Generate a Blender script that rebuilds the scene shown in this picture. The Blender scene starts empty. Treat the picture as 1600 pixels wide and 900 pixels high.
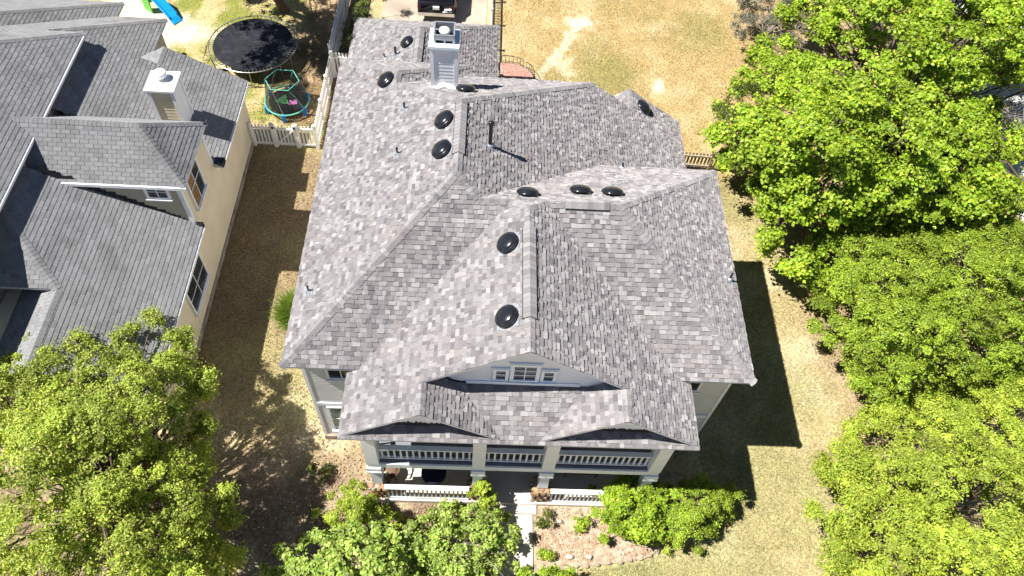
import bpy, math, random
import numpy as np
from mathutils import Vector, Matrix
random.seed(7); rng = np.random.default_rng(7)
S = bpy.context.scene
COL = S.collection
R = math.radians
# ------------------------------------------------------------------ camera, sky, sun, exposure
cam = bpy.data.cameras.new('camera'); camo = bpy.data.objects.new('camera', cam); COL.objects.link(camo)
cam.sensor_width = 36.0; cam.lens = 26.83; cam.clip_end = 3000
right = Vector((0.99811301, 0.00750131, 0.06094385)); up = Vector((-0.04003086, 0.83209265, 0.55319016)); fwd = Vector((0.04656128, 0.55458593, -0.83082278))
CAM = Vector((-1.42177, -10.32116, 26.20527))
camo.matrix_world = Matrix(((right.x, up.x, -fwd.x, CAM.x), (right.y, up.y, -fwd.y, CAM.y), (right.z, up.z, -fwd.z, CAM.z), (0, 0, 0, 1)))
S.camera = camo
SUNV = Vector((-0.63, -0.095, 1.0)).normalized()          # towards the sun
elev = math.asin(SUNV.z)
w = bpy.data.worlds.new('World'); S.world = w; w.use_nodes = True
nt = w.node_tree; bg = nt.nodes['Background']
sky = nt.nodes.new('ShaderNodeTexSky'); sky.sky_type = 'NISHITA'; sky.sun_disc = False
sky.air_density = 0.65; sky.dust_density = 0.1; sky.ozone_density = 4.0; sky.altitude = 300; sky.sun_elevation = elev; sky.sun_rotation = math.atan2(SUNV.x, SUNV.y)
nt.links.new(sky.outputs[0], bg.inputs[0]); bg.inputs[1].default_value = 0.05
sl = bpy.data.lights.new('sun', 'SUN'); sl.energy = 5.0; sl.angle = R(0.5); sl.color = (1.0, 0.965, 0.91)
so = bpy.data.objects.new('sun', sl); COL.objects.link(so); so.rotation_euler = SUNV.to_track_quat('Z', 'Y').to_euler(); so.location = (-30, 0, 40)
S.view_settings.view_transform = 'Standard'; S.view_settings.look = 'None'; S.view_settings.gamma = 1.0; S.view_settings.exposure = 1.1
S.view_settings.use_curve_mapping = False
S.render.engine = 'CYCLES'; S.render.resolution_x = 1024; S.render.resolution_y = 576
S.cycles.max_bounces = 6; S.cycles.diffuse_bounces = 3; S.cycles.transparent_max_bounces = 12

# ------------------------------------------------------------------ materials
def _mat(name):
    m = bpy.data.materials.new(name); m.use_nodes = True
    return m, m.node_tree, m.node_tree.nodes['Principled BSDF']
def N(nt, typ, **kw):
    n = nt.nodes.new(typ)
    for k, v in kw.items(): setattr(n, k, v)
    return n
def ramp(nt, stops):
    r = nt.nodes.new('ShaderNodeValToRGB'); e = r.color_ramp.elements
    while len(e) < len(stops): e.new(0.5)
    for el, (p, c) in zip(e, stops):
        el.position = p; el.color = (*c, 1) if len(c) == 3 else c
    return r
def surf(name, col, rough=0.7, var=0.15, scale=6.0, bump=0.0, bscale=60.0, spec=0.3, metal=0.0, tint=False, stain=None, coord='Object'):
    """plain paint, stone, wood: a base colour (or the face tint), cloudy variation, optional stains, fine bump"""
    m, nt, b = _mat(name)
    tc = N(nt, 'ShaderNodeTexCoord')
    no = N(nt, 'ShaderNodeTexNoise'); no.inputs['Scale'].default_value = scale; no.inputs['Detail'].default_value = 6
    nt.links.new(tc.outputs[coord], no.inputs['Vector'])
    rp = ramp(nt, [(0.3, (1 - var,) * 3), (0.7, (1 + var,) * 3)]); nt.links.new(no.outputs['Fac'], rp.inputs[0])
    mx = N(nt, 'ShaderNodeMix', data_type='RGBA', blend_type='MULTIPLY'); mx.inputs[0].default_value = 1.0
    if tint:
        at = N(nt, 'ShaderNodeAttribute'); at.attribute_name = 'tint'; nt.links.new(at.outputs['Color'], mx.inputs['A'])
    else: mx.inputs['A'].default_value = (*col, 1)
    nt.links.new(rp.outputs[0], mx.inputs['B']); out = mx.outputs['Result']
    if stain:
        n2 = N(nt, 'ShaderNodeTexNoise'); n2.inputs['Scale'].default_value = stain[1]; n2.inputs['Detail'].default_value = 4
        nt.links.new(tc.outputs[coord], n2.inputs['Vector'])
        r2 = ramp(nt, [(0.52, (0, 0, 0)), (0.75, (stain[2],) * 3)]); nt.links.new(n2.outputs['Fac'], r2.inputs[0])
        m2 = N(nt, 'ShaderNodeMix', data_type='RGBA'); nt.links.new(r2.outputs[0], m2.inputs[0]); nt.links.new(out, m2.inputs['A']); m2.inputs['B'].default_value = (*stain[0], 1); out = m2.outputs['Result']
    nt.links.new(out, b.inputs['Base Color'])
    b.inputs['Roughness'].default_value = rough; b.inputs['Specular IOR Level'].default_value = spec; b.inputs['Metallic'].default_value = metal
    if bump:
        bn = N(nt, 'ShaderNodeTexNoise'); bn.inputs['Scale'].default_value = bscale; bn.inputs['Detail'].default_value = 3
        nt.links.new(tc.outputs[coord], bn.inputs['Vector'])
        bp = N(nt, 'ShaderNodeBump'); bp.inputs['Strength'].default_value = bump; bp.inputs['Distance'].default_value = 0.02
        nt.links.new(bn.outputs['Fac'], bp.inputs['Height']); nt.links.new(bp.outputs[0], b.inputs['Normal'])
    return m
def leaf_mat(name, trans=0.45):
    m, nt, b = _mat(name)
    at = N(nt, 'ShaderNodeAttribute'); at.attribute_name = 'tint'
    nt.links.new(at.outputs['Color'], b.inputs['Base Color'])
    b.inputs['Roughness'].default_value = 0.45; b.inputs['Specular IOR Level'].default_value = 0.35
    tr = N(nt, 'ShaderNodeBsdfTranslucent'); hs = N(nt, 'ShaderNodeMix', data_type='RGBA', blend_type='MULTIPLY'); hs.inputs[0].default_value = 1
    nt.links.new(at.outputs['Color'], hs.inputs['A']); hs.inputs['B'].default_value = (1.1, 1.05, 0.5, 1)
    nt.links.new(hs.outputs['Result'], tr.inputs['Color'])
    mx = N(nt, 'ShaderNodeMixShader'); mx.inputs[0].default_value = trans
    nt.links.new(b.outputs[0], mx.inputs[1]); nt.links.new(tr.outputs[0], mx.inputs[2])
    nt.links.new(mx.outputs[0], nt.nodes['Material Output'].inputs['Surface'])
    return m
def glass_mat(name, col=(0.015, 0.02, 0.025), rough=0.06):
    m, nt, b = _mat(name)
    tc = N(nt, 'ShaderNodeTexCoord'); no = N(nt, 'ShaderNodeTexNoise'); no.inputs['Scale'].default_value = 1.6
    nt.links.new(tc.outputs['Object'], no.inputs['Vector'])
    rp = ramp(nt, [(0.35, col), (0.7, tuple(c * 2.2 for c in col))]); nt.links.new(no.outputs['Fac'], rp.inputs[0]); nt.links.new(rp.outputs[0], b.inputs['Base Color'])
    b.inputs['Roughness'].default_value = rough; b.inputs['Specular IOR Level'].default_value = 0.6
    return m
def net_mat(name, col, cell, width):
    """woven safety net: strands with open gaps"""
    m, nt, b = _mat(name)
    b.inputs['Base Color'].default_value = (*col, 1); b.inputs['Roughness'].default_value = 0.8
    tc = N(nt, 'ShaderNodeUVMap'); sp = N(nt, 'ShaderNodeSeparateXYZ'); nt.links.new(tc.outputs[0], sp.inputs[0])
    outs = []
    for ax in (0, 1):
        mu = N(nt, 'ShaderNodeMath', operation='MULTIPLY'); mu.inputs[1].default_value = 1 / cell; nt.links.new(sp.outputs[ax], mu.inputs[0])
        fr = N(nt, 'ShaderNodeMath', operation='FRACT'); nt.links.new(mu.outputs[0], fr.inputs[0])
        lt = N(nt, 'ShaderNodeMath', operation='LESS_THAN'); lt.inputs[1].default_value = width; nt.links.new(fr.outputs[0], lt.inputs[0]); outs.append(lt)
    mxm = N(nt, 'ShaderNodeMath', operation='MAXIMUM'); nt.links.new(outs[0].outputs[0], mxm.inputs[0]); nt.links.new(outs[1].outputs[0], mxm.inputs[1])
    tr = N(nt, 'ShaderNodeBsdfTransparent'); mx = N(nt, 'ShaderNodeMixShader')
    nt.links.new(mxm.outputs[0], mx.inputs[0]); nt.links.new(tr.outputs[0], mx.inputs[1]); nt.links.new(b.outputs[0], mx.inputs[2])
    nt.links.new(mx.outputs[0], nt.nodes['Material Output'].inputs['Surface'])
    return m
M = {}
M['shingle'] = surf('shingle_grey', (0.2,) * 3, 0.9, 0.12, 26, 0.5, 240, 0.15, tint=True, stain=((0.2, 0.185, 0.185), 0.55, 0.18))
M['shingle_n'] = surf('shingle_plain_grey', (0.2,) * 3, 0.9, 0.12, 22, 0.5, 240, 0.15, tint=True, stain=((0.085, 0.08, 0.08), 0.7, 0.38))
for k_ in ('shingle', 'shingle_n'): M[k_].node_tree.nodes['Principled BSDF'].inputs['Diffuse Roughness'].default_value = 1.0
M['deck_under'] = surf('roof_underlay', (0.05, 0.05, 0.055), 0.9)
M['white'] = surf('white_trim_paint', (0.8, 0.81, 0.82), 0.5, 0.05, 3, 0.08, 40)
M['fascia'] = surf('pale_grey_fascia', (0.5, 0.53, 0.57), 0.6, 0.06, 3)
M['wall'] = surf('pale_grey_wall_paint', (0.6, 0.595, 0.59), 0.6, 0.06, 2, 0.1, 60)
M['gablewall'] = surf('pale_blue_grey_wall_paint', (0.70, 0.75, 0.82), 0.6, 0.05, 2, 0.1, 60)
M['trimblue'] = surf('cool_white_trim', (0.74, 0.82, 0.9), 0.5, 0.04, 3)
M['cream'] = surf('cream_stucco', (0.72, 0.63, 0.46), 0.85, 0.06, 1.2, 0.25, 90, 0.1)
M['sage'] = surf('sage_siding', (0.36, 0.34, 0.27), 0.8, 0.06, 1.2)
M['found'] = surf('stained_concrete_footing', (0.3, 0.25, 0.2), 0.9, 0.3, 2.5, 0.4, 40, stain=((0.08, 0.06, 0.05), 1.5, 0.6))
M['black'] = surf('black_plastic', (0.012, 0.013, 0.016), 0.22, 0.2, 4, spec=0.5)
M['flash'] = surf('galvanised_flashing', (0.35, 0.37, 0.4), 0.45, 0.15, 8, metal=0.5)
M['dark'] = surf('dark_vent_gap', (0.012, 0.012, 0.014), 0.8)
M['concrete'] = surf('pale_concrete', (0.56, 0.5, 0.42), 0.85, 0.16, 1.6, 0.3, 70, 0.2, stain=((0.3, 0.25, 0.2), 0.8, 0.4))
M['floor'] = surf('porch_concrete', (0.6, 0.54, 0.47), 0.8, 0.08, 1.5, 0.2, 60)
M['deckfloor'] = surf('grey_deck_paint', (0.16, 0.17, 0.19), 0.6, 0.1, 3)
M['brick'] = surf('brick_paving', (0.33, 0.16, 0.12), 0.85, 0.2, 8, 0.3, 60, tint=True)
M['stone'] = surf('rubble_stone', (0.4,) * 3, 0.9, 0.2, 9, 0.6, 30, 0.2, tint=True)
M['bark'] = surf('bark', (0.12, 0.09, 0.065), 0.95, 0.35, 14, 0.8, 25, 0.1)
M['palebark'] = surf('pale_twigs', (0.36, 0.32, 0.29), 0.9, 0.25, 14, 0.5, 25, 0.1)
M['leaf'] = leaf_mat('leaf', 0.44)
M['litter'] = surf('dead_leaf', (0.3,) * 3, 0.85, 0.1, 20, tint=True)
M['grass'] = surf('grass_blade', (0.3,) * 3, 0.8, 0.1, 9, spec=0.1, tint=True)
M['glass'] = glass_mat('window_glass')
M['glassg'] = glass_mat('green_window_glass', (0.10, 0.17, 0.15), 0.08)
M['glassb'] = glass_mat('blind_behind_glass', (0.16, 0.09, 0.035), 0.12)
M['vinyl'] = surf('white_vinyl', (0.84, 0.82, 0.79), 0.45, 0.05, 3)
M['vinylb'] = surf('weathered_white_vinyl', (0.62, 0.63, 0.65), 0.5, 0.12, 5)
M['wood'] = surf('weathered_fence_wood', (0.42, 0.33, 0.24), 0.85, 0.2, 10, 0.3, 30)
M['door'] = surf('brown_door', (0.09, 0.045, 0.03), 0.5, 0.15, 5)
M['mat_tr'] = surf('trampoline_mat', (0.012, 0.013, 0.017), 0.6, 0.35, 3, 0.3, 120, stain=((0.05, 0.05, 0.055), 4.0, 0.6))
M['steel'] = surf('galvanised_tube', (0.3, 0.3, 0.29), 0.4, 0.1, 9, metal=0.7)
M['teal'] = surf('teal_foam_sleeve', (0.10, 0.36, 0.27), 0.6, 0.1, 6)
M['blue'] = surf('blue_plastic', (0.015, 0.2, 0.55), 0.4, 0.08, 6)
M['bluel'] = surf('bright_blue_plastic', (0.01, 0.3, 0.75), 0.35, 0.08, 6)
M['greenp'] = surf('green_plastic', (0.10, 0.42, 0.06), 0.4, 0.08, 6)
M['greenm'] = surf('green_mat_print', (0.10, 0.34, 0.13), 0.7)
M['pink'] = surf('pink_mat_print', (0.62, 0.2, 0.5), 0.7)
M['net'] = net_mat('safety_net', (0.02, 0.022, 0.022), 0.045, 0.363)
M['carpaint'] = surf('black_car_paint', (0.008, 0.008, 0.01), 0.18, 0.1, 2, spec=0.6)
M['tyre'] = surf('tyre_rubber', (0.012, 0.012, 0.012), 0.85)
M['redlens'] = surf('red_lens', (0.07, 0.005, 0.005), 0.25)
M['plate'] = surf('number_plate', (0.7, 0.7, 0.68), 0.5)
M['chrome'] = surf('chrome', (0.6, 0.6, 0.6), 0.2, 0.05, 4, metal=1.0)
M['navy'] = surf('navy_cloth', (0.012, 0.012, 0.03), 0.8)
M['wicker'] = surf('brown_wicker', (0.16, 0.1, 0.06), 0.7, 0.3, 40, 0.5, 80)
M['red'] = surf('dark_red_cloth', (0.16, 0.02, 0.015), 0.9)
M['asphalt'] = surf('pale_road', (0.55, 0.54, 0.52), 0.9, 0.12, 1.5, 0.3, 60)

# ------------------------------------------------------------------ mesh helpers
class MB:
    def __init__(s): s.v = []; s.f = []; s.t = []; s.m = []
    def add(s, vs, fs, tint=(1, 1, 1), mi=0):
        o = len(s.v); s.v.extend([tuple(p) for p in vs])
        for f in fs: s.f.append(tuple(i + o for i in f)); s.t.append(tint); s.m.append(mi)
        return s
    def box(s, x0, x1, y0, y1, z0, z1, tint=(1, 1, 1), mi=0):
        return s.add([(x0, y0, z0), (x1, y0, z0), (x1, y1, z0), (x0, y1, z0), (x0, y0, z1), (x1, y0, z1), (x1, y1, z1), (x0, y1, z1)],
                     [(3, 2, 1, 0), (4, 5, 6, 7), (0, 1, 5, 4), (1, 2, 6, 5), (2, 3, 7, 6), (3, 0, 4, 7)], tint, mi)
    def obox(s, o, a, b, c, tint=(1, 1, 1), mi=0):
        """oblique box from corner o with edge vectors a, b, c"""
        o, a, b, c = map(Vector, (o, a, b, c))
        if a.cross(b).dot(c) < 0: a, b = b, a
        return s.add([o, o + a, o + a + b, o + b, o + c, o + a + c, o + a + b + c, o + b + c],
                     [(3, 2, 1, 0), (4, 5, 6, 7), (0, 1, 5, 4), (1, 2, 6, 5), (2, 3, 7, 6), (3, 0, 4, 7)], tint, mi)
    def tube(s, p, q, r0, r1=None, n=6, cap=True, tint=(1, 1, 1), mi=0):
        p, q = Vector(p), Vector(q); r1 = r0 if r1 is None else r1; d = q - p
        if d.length < 1e-6: return s
        d.normalize(); a = d.orthogonal().normalized(); b = d.cross(a)
        vs = []
        for c, r in ((p, r0), (q, r1)):
            for k in range(n):
                t = 2 * math.pi * k / n; vs.append(c + a * (r * math.cos(t)) + b * (r * math.sin(t)))
        fs = [(k, (k + 1) % n, n + (k + 1) % n, n + k) for k in range(n)]
        if cap: fs += [tuple(reversed(range(n))), tuple(range(n, 2 * n))]
        return s.add(vs, fs, tint, mi)
    def path(s, pts, r, n=6, tint=(1, 1, 1), mi=0):
        for a, b in zip(pts[:-1], pts[1:]): s.tube(a, b, r, r, n, True, tint, mi)
        return s
    def lathe(s, c, prof, n=16, axis=(0, 0, 1), tint=(1, 1, 1), mi=0):
        """profile [(radius, height)...] turned about axis through c; closed at both ends"""
        c = Vector(c); d = Vector(axis).normalized(); a = d.orthogonal().normalized(); b = d.cross(a)
        vs = []
        for r, h in prof:
            for k in range(n):
                t = 2 * math.pi * k / n; vs.append(c + d * h + a * (r * math.cos(t)) + b * (r * math.sin(t)))
        fs = []
        for j in range(len(prof) - 1):
            for k in range(n): fs.append((j * n + k, j * n + (k + 1) % n, (j + 1) * n + (k + 1) % n, (j + 1) * n + k))
        fs.append(tuple(reversed(range(n)))); fs.append(tuple(range((len(prof) - 1) * n, len(prof) * n)))
        return s.add(vs, fs, tint, mi)
    def prism(s, poly, z0, z1, tint=(1, 1, 1), mi=0):
        """vertical prism over a counter-clockwise xy polygon; z0, z1 numbers or functions of (x, y)"""
        g = lambda z, p: z(*p) if callable(z) else z
        n = len(poly)
        A = sum(poly[i][0] * poly[(i + 1) % n][1] - poly[(i + 1) % n][0] * poly[i][1] for i in range(n))
        if A < 0: poly = poly[::-1]
        vs = [(x, y, g(z0, (x, y))) for x, y in poly] + [(x, y, g(z1, (x, y))) for x, y in poly]
        fs = [tuple(reversed(range(n))), tuple(range(n, 2 * n))] + [(i, (i + 1) % n, n + (i + 1) % n, n + i) for i in range(n)]
        return s.add(vs, fs, tint, mi)
    def build(s, name, mats, parent=None, smooth=False, kind=None, label=None):
        me = bpy.data.meshes.new(name); me.from_pydata(s.v, [], s.f)
        mats = mats if isinstance(mats, (list, tuple)) else [mats]
        for m in mats: me.materials.append(M[m])
        if len(mats) > 1: me.polygons.foreach_set('material_index', s.m)
        at = me.attributes.new('tint', 'FLOAT_COLOR', 'FACE')
        at.data.foreach_set('color', np.array([(*t, 1.0) for t in s.t], dtype=np.float32).ravel())
        if smooth: me.polygons.foreach_set('use_smooth', [True] * len(me.polygons))
        me.update()
        return link(name, me, parent, kind, label)
def link(name, me, parent=None, kind=None, label=None, loc=None):
    o = bpy.data.objects.new(name, me); COL.objects.link(o)
    if loc is not None: o.location = loc
    if parent is not None:
        o.parent = parent
        o.matrix_parent_inverse = Matrix.Translation(-Vector(WLOC.get(parent.name, (0, 0, 0))))
    WLOC[o.name] = tuple(loc) if loc is not None else (0, 0, 0)
    if kind: o['kind'] = kind
    if label: o['label'] = label
    return o
WLOC = {}
def thing(name, label, cat, loc, group=None):
    o = bpy.data.objects.new(name, None); COL.objects.link(o); o.location = loc; o.empty_display_size = 0.2
    WLOC[o.name] = tuple(loc); tag(o, label, cat, group); return o
def tag(o, label, cat, group=None):
    o['label'] = label; o['category'] = cat
    if group: o['group'] = group
    return o
def inst(name, src, loc, parent):
    return link(name, src.data, parent, None, None, loc)
def np_mesh(name, V, F, T, mat, parent=None, kind=None):
    """big mesh from numpy: V (n,3), F (m,k), T (m,3) tints"""
    me = bpy.data.meshes.new(name); k = F.shape[1]
    me.vertices.add(len(V)); me.vertices.foreach_set('co', V.astype(np.float32).ravel())
    me.loops.add(F.size); me.loops.foreach_set('vertex_index', F.astype(np.int32).ravel())
    me.polygons.add(len(F)); me.polygons.foreach_set('loop_start', np.arange(0, F.size, k, dtype=np.int32)); me.polygons.foreach_set('loop_total', np.full(len(F), k, dtype=np.int32))
    me.materials.append(M[mat])
    me.update(calc_edges=True)
    at = me.attributes.new('tint', 'FLOAT_COLOR', 'FACE')
    at.data.foreach_set('color', np.concatenate([T, np.ones((len(T), 1))], 1).astype(np.float32).ravel())
    return link(name, me, parent, kind)

# ------------------------------------------------------------------ numpy noise and ground colour
_perm = rng.random((256, 256))
def vnoise(x, y, sc):
    x = np.asarray(x) * sc + 37.3; y = np.asarray(y) * sc + 11.7
    xi = np.floor(x).astype(int); yi = np.floor(y).astype(int); fx = x - xi; fy = y - yi
    fx = fx * fx * (3 - 2 * fx); fy = fy * fy * (3 - 2 * fy)
    g = lambda i, j: _perm[i % 256, j % 256]
    return (g(xi, yi) * (1 - fx) + g(xi + 1, yi) * fx) * (1 - fy) + (g(xi, yi + 1) * (1 - fx) + g(xi + 1, yi + 1) * fx) * fy
def fbm(x, y, sc, o=4):
    r = 0; a = 1; t = 0
    for i in range(o): r = r + a * vnoise(x, y, sc * 2 ** i); t += a; a *= 0.55
    return r / t
def sstep(a, b, x): t = np.clip((x - a) / (b - a), 0, 1); return t * t * (3 - 2 * t)
def blob(x, y, cx, cy, r, edge=0.5, jag=0.5):
    d = np.hypot(x - cx, y - cy) + (fbm(x, y, 1.3) - 0.5) * jag * 2; return 1 - sstep(r - edge, r + edge, d)
def seg_d(x, y, a, b):
    ax, ay = a; bx, by = b; t = np.clip(((x - ax) * (bx - ax) + (y - ay) * (by - ay)) / ((bx - ax) ** 2 + (by - ay) ** 2), 0, 1)
    return np.hypot(x - ax - t * (bx - ax), y - ay - t * (by - ay))
PATH = [(0.6, 19.3), (1.19, 20.03), (1.93, 21.15), (2.63, 22.47), (3.01, 23.54), (3.5, 24.3)]
def ground_col(x, y):
    n = lambda c: np.array(c)[None, :]
    straw = n((0.43, 0.34, 0.19)); green = n((0.25, 0.25, 0.105)); pale = n((0.5, 0.42, 0.27))
    f = fbm(x, y, 0.35, 5)[:, None]; g = fbm(x + 50, y, 0.9, 4)[:, None]
    c = straw + (pale - straw) * sstep(0.45, 0.7, g)
    gm = sstep(0.52, 0.72, f) * 0.55
    for cx, cy, r, k in ((4.8, 20.6, 1.7, .75), (4.3, 22.5, 1.0, .5), (10.2, 24.5, 1.6, .6), (5.6, 26, 1.0, .4), (9.6, -1.2, 2.4, .55), (11.0, 2.6, 1.6, .45), (7.6, -4.4, 2.2, .6), (4.2, -5.0, 2.0, .8), (-8.4, 2.0, 1.4, .55), (3.2, 19.2, .8, .6), (11.6, 6.8, 1.2, .25)):
        gm = np.maximum(gm, (blob(x, y, cx, cy, r, 1.0) * k)[:, None])
    c = c + (green - c) * gm
    bl = (sstep(12.5, 15, y) * sstep(-2, 0, x))[:, None]; c = c * (1 - bl * np.array([[.1, .17, .3]]))      # the back lawn is browner
    # backyard of the neighbour: green weeds and brown bare soil
    by = (sstep(15.2, 16.2, y) * sstep(-7.6, -8.6, x))[:, None]
    wd = n((0.2, 0.21, 0.05)) + (n((0.42, 0.34, 0.17)) - n((0.2, 0.21, 0.05))) * sstep(0.42, 0.62, g)
    br = (sstep(-11.4, -10.4, x) * by[:, 0])[:, None]; soil = n((0.23, 0.15, 0.09)) + (n((0.36, 0.26, 0.16)) - n((0.23, 0.15, 0.09))) * sstep(0.4, 0.65, g)
    wd = wd + (soil - wd) * br * 0.85
    c = c + (wd - c) * by
    pt = np.maximum(blob(x, y, -18.6, 22.2, 1.7, .5, .9), np.maximum(blob(x, y, -20.3, 23.5, 1.6, .5), blob(x, y, -16.6, 22.2, .9, .6)))[:, None]
    c = c + (n((0.62, 0.54, 0.4)) - c) * pt * 0.95
    # side yard: leaf mould and thin grass
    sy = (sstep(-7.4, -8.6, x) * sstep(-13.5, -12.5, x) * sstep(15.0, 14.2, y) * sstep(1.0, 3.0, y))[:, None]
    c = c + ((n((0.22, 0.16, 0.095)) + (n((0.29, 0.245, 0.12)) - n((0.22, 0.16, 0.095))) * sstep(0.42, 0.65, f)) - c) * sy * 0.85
    # front left: bare mulch under the tree
    fl = (sstep(0.6, -1.8, y + (fbm(x, y, .8)[:, ] - .5) * 2.4) * sstep(0.9, 0.2, x) * sstep(-30, -27, x) * sstep(-8.5, -6.5, y + (fbm(x, y, .5) - .5) * 3))[:, None]
    mu = n((0.2, 0.145, 0.1)) + (n((0.33, 0.26, 0.17)) - n((0.2, 0.145, 0.1))) * sstep(0.4, 0.7, g)
    c = c + (mu - c) * fl
    # dirt track and pale bare patches
    d = np.min([seg_d(x, y, a, b) for a, b in zip(PATH[:-1], PATH[1:])], 0) + (fbm(x, y, 3.5) - .5) * .7
    c = c + (n((0.62, 0.52, 0.38)) - c) * ((1 - sstep(0.14, 0.34, d)) * .8)[:, None]
    for cx, cy, r, k in ((3.4, 24.2, .38, 1), (3.75, 24.45, .5, 1), (4.1, 24.6, .3, .7), (3.85, 24.95, .3, .6), (7.2, 20.1, .2, .7), (7.5, 20.15, .16, .7), (2.55, 20.6, .35, .4), (2.9, 21.6, .3, .4)):
        c = c + (n((0.72, 0.63, 0.47)) - c) * (blob(x, y, cx, cy, r, .3, 1.1) * k)[:, None]
    # bare soil fringe under the right-hand trees
    rt = (sstep(11.6, 14.0, x + (fbm(x, y, .7) - .5) * 3))[:, None]
    c = c + (n((0.34, 0.24, 0.16)) - c) * rt * 0.7
    c = c * (0.86 + 0.28 * fbm(x, y, 3.3, 3))[:, None]
    return np.clip(c, 0.01, 0.9)
def make_ground():
    x0, x1, y0, y1, st = -34.0, 36.0, -14.0, 36.0, 0.2
    nx = int((x1 - x0) / st) + 1; ny = int((y1 - y0) / st) + 1
    gx, gy = np.meshgrid(np.linspace(x0, x1, nx), np.linspace(y0, y1, ny))
    z = (fbm(gx, gy, 0.8, 3) - 0.5) * 0.03 - 0.02
    z[0] = z[-1] = -0.02; z[:, 0] = z[:, -1] = -0.02
    V = np.stack([gx.ravel(), gy.ravel(), z.ravel()], 1)
    i = np.arange(ny * nx).reshape(ny, nx)
    F = np.stack([i[:-1, :-1].ravel(), i[:-1, 1:].ravel(), i[1:, 1:].ravel(), i[1:, :-1].ravel()], 1)
    L = 1500.0; o = len(V)
    V = np.concatenate([V, np.array([(-L, -L, -.02), (L, -L, -.02), (L, L, -.02), (-L, L, -.02)])])
    a, b, c, d = i[0, 0], i[0, -1], i[-1, -1], i[-1, 0]
    F = np.concatenate([F, np.array([(o, o + 1, b, a), (o + 1, o + 2, c, b), (o + 2, o + 3, d, c), (o + 3, o, a, d)])])
    me = bpy.data.meshes.new('ground')
    me.vertices.add(len(V)); me.vertices.foreach_set('co', V.astype(np.float32).ravel())
    me.loops.add(F.size); me.loops.foreach_set('vertex_index', F.astype(np.int32).ravel())
    me.polygons.add(len(F)); me.polygons.foreach_set('loop_start', np.arange(0, F.size, 4, dtype=np.int32)); me.polygons.foreach_set('loop_total', np.full(len(F), 4, dtype=np.int32))
    me.update(calc_edges=True)
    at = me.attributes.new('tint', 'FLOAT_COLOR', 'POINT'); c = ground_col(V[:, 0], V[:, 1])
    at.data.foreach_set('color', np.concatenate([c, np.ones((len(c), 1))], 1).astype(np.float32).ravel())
    m, nt, b = _mat('lawn_and_soil')
    tc = N(nt, 'ShaderNodeTexCoord'); at = N(nt, 'ShaderNodeAttribute'); at.attribute_name = 'tint'
    n1 = N(nt, 'ShaderNodeTexNoise'); n1.inputs['Scale'].default_value = 9; n1.inputs['Detail'].default_value = 8; n1.inputs['Roughness'].default_value = 0.75
    nt.links.new(tc.outputs['Object'], n1.inputs['Vector'])
    r1 = ramp(nt, [(0.3, (0.42, 0.46, 0.38)), (0.5, (0.98, 0.98, 0.98)), (0.7, (1.55, 1.5, 1.5))]); nt.links.new(n1.outputs['Fac'], r1.inputs[0])
    mx = N(nt, 'ShaderNodeMix', data_type='RGBA', blend_type='MULTIPLY'); mx.inputs[0].default_value = 1
    nt.links.new(at.outputs['Color'], mx.inputs['A']); nt.links.new(r1.outputs[0], mx.inputs['B']); nt.links.new(mx.outputs['Result'], b.inputs['Base Color'])
    b.inputs['Roughness'].default_value = 0.95; b.inputs['Specular IOR Level'].default_value = 0.05
    bp = N(nt, 'ShaderNodeBump'); bp.inputs['Strength'].default_value = 0.7; bp.inputs['Distance'].default_value = 0.05
    n2 = N(nt, 'ShaderNodeTexNoise'); n2.inputs['Scale'].default_value = 22; n2.inputs['Detail'].default_value = 5
    nt.links.new(tc.outputs['Object'], n2.inputs['Vector']); nt.links.new(n2.outputs['Fac'], bp.inputs['Height']); nt.links.new(bp.outputs[0], b.inputs['Normal'])
    me.materials.append(m)
    link('ground', me, None, 'structure')
make_ground()
# road beyond the right-hand trees, concrete drive behind the garage, front walk, garden bed
MB().prism([(23.2, 4), (30.5, 4), (33, 40), (25.5, 40)], -0.05, 0.012).build('road', 'asphalt', kind='structure')
M['drive'] = surf('shade_dappled_drive_concrete', (0.38, 0.32, 0.25), 0.9, 0.22, 1.4, 0.3, 60, 0.15, stain=((0.18, 0.14, 0.11), 0.7, 0.7))  # darker base and blotches paint dappled tree shade into the concrete
dw = MB().prism([(-7.05, 19.8), (-1.45, 19.8), (-1.45, 33), (-7.05, 33)], -0.06, 0.02).build('driveway', 'drive', kind='structure')
wk = MB().box(-0.52, 0.84, -14.4, -2.2, -0.08, 0.006).build('walkway', 'found', kind='structure')
for i in range(12):
    y1 = -2.22 - i * 1.02; MB().box(-0.5, 0.82, y1 - 1.0, y1, -0.05, 0.045 + 0.006 * (i % 3)).build('slab', 'concrete', wk)
def bedcol(x, y):
    n = lambda c: np.array(c)[None, :]; g = fbm(x, y, 1.5, 4)[:, None]
    return n((0.34, 0.24, 0.17)) + (n((0.5, 0.39, 0.28)) - n((0.34, 0.24, 0.17))) * sstep(.4, .65, g)
bed_edge = [(0.85, -1.9), (0.86, -4.2), (1.5, -4.06), (2.06, -3.92), (2.8, -3.86), (3.58, -3.77), (4.3, -3.66), (4.91, -3.45), (5.5, -3.1), (6.0, -2.6), (6.3, -1.8), (6.4, -0.6), (5.0, -0.4), (5.0, -1.9)]
M['mulch'] = surf('garden_mulch', (0.36, 0.28, 0.2), 0.95, 0.35, 5, 0.8, 25, 0.05, stain=((0.46, 0.38, 0.28), 2.0, 0.7))
bed = MB().prism(bed_edge, -0.06, 0.03).build('garden_bed', 'mulch', kind='structure')
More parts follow.
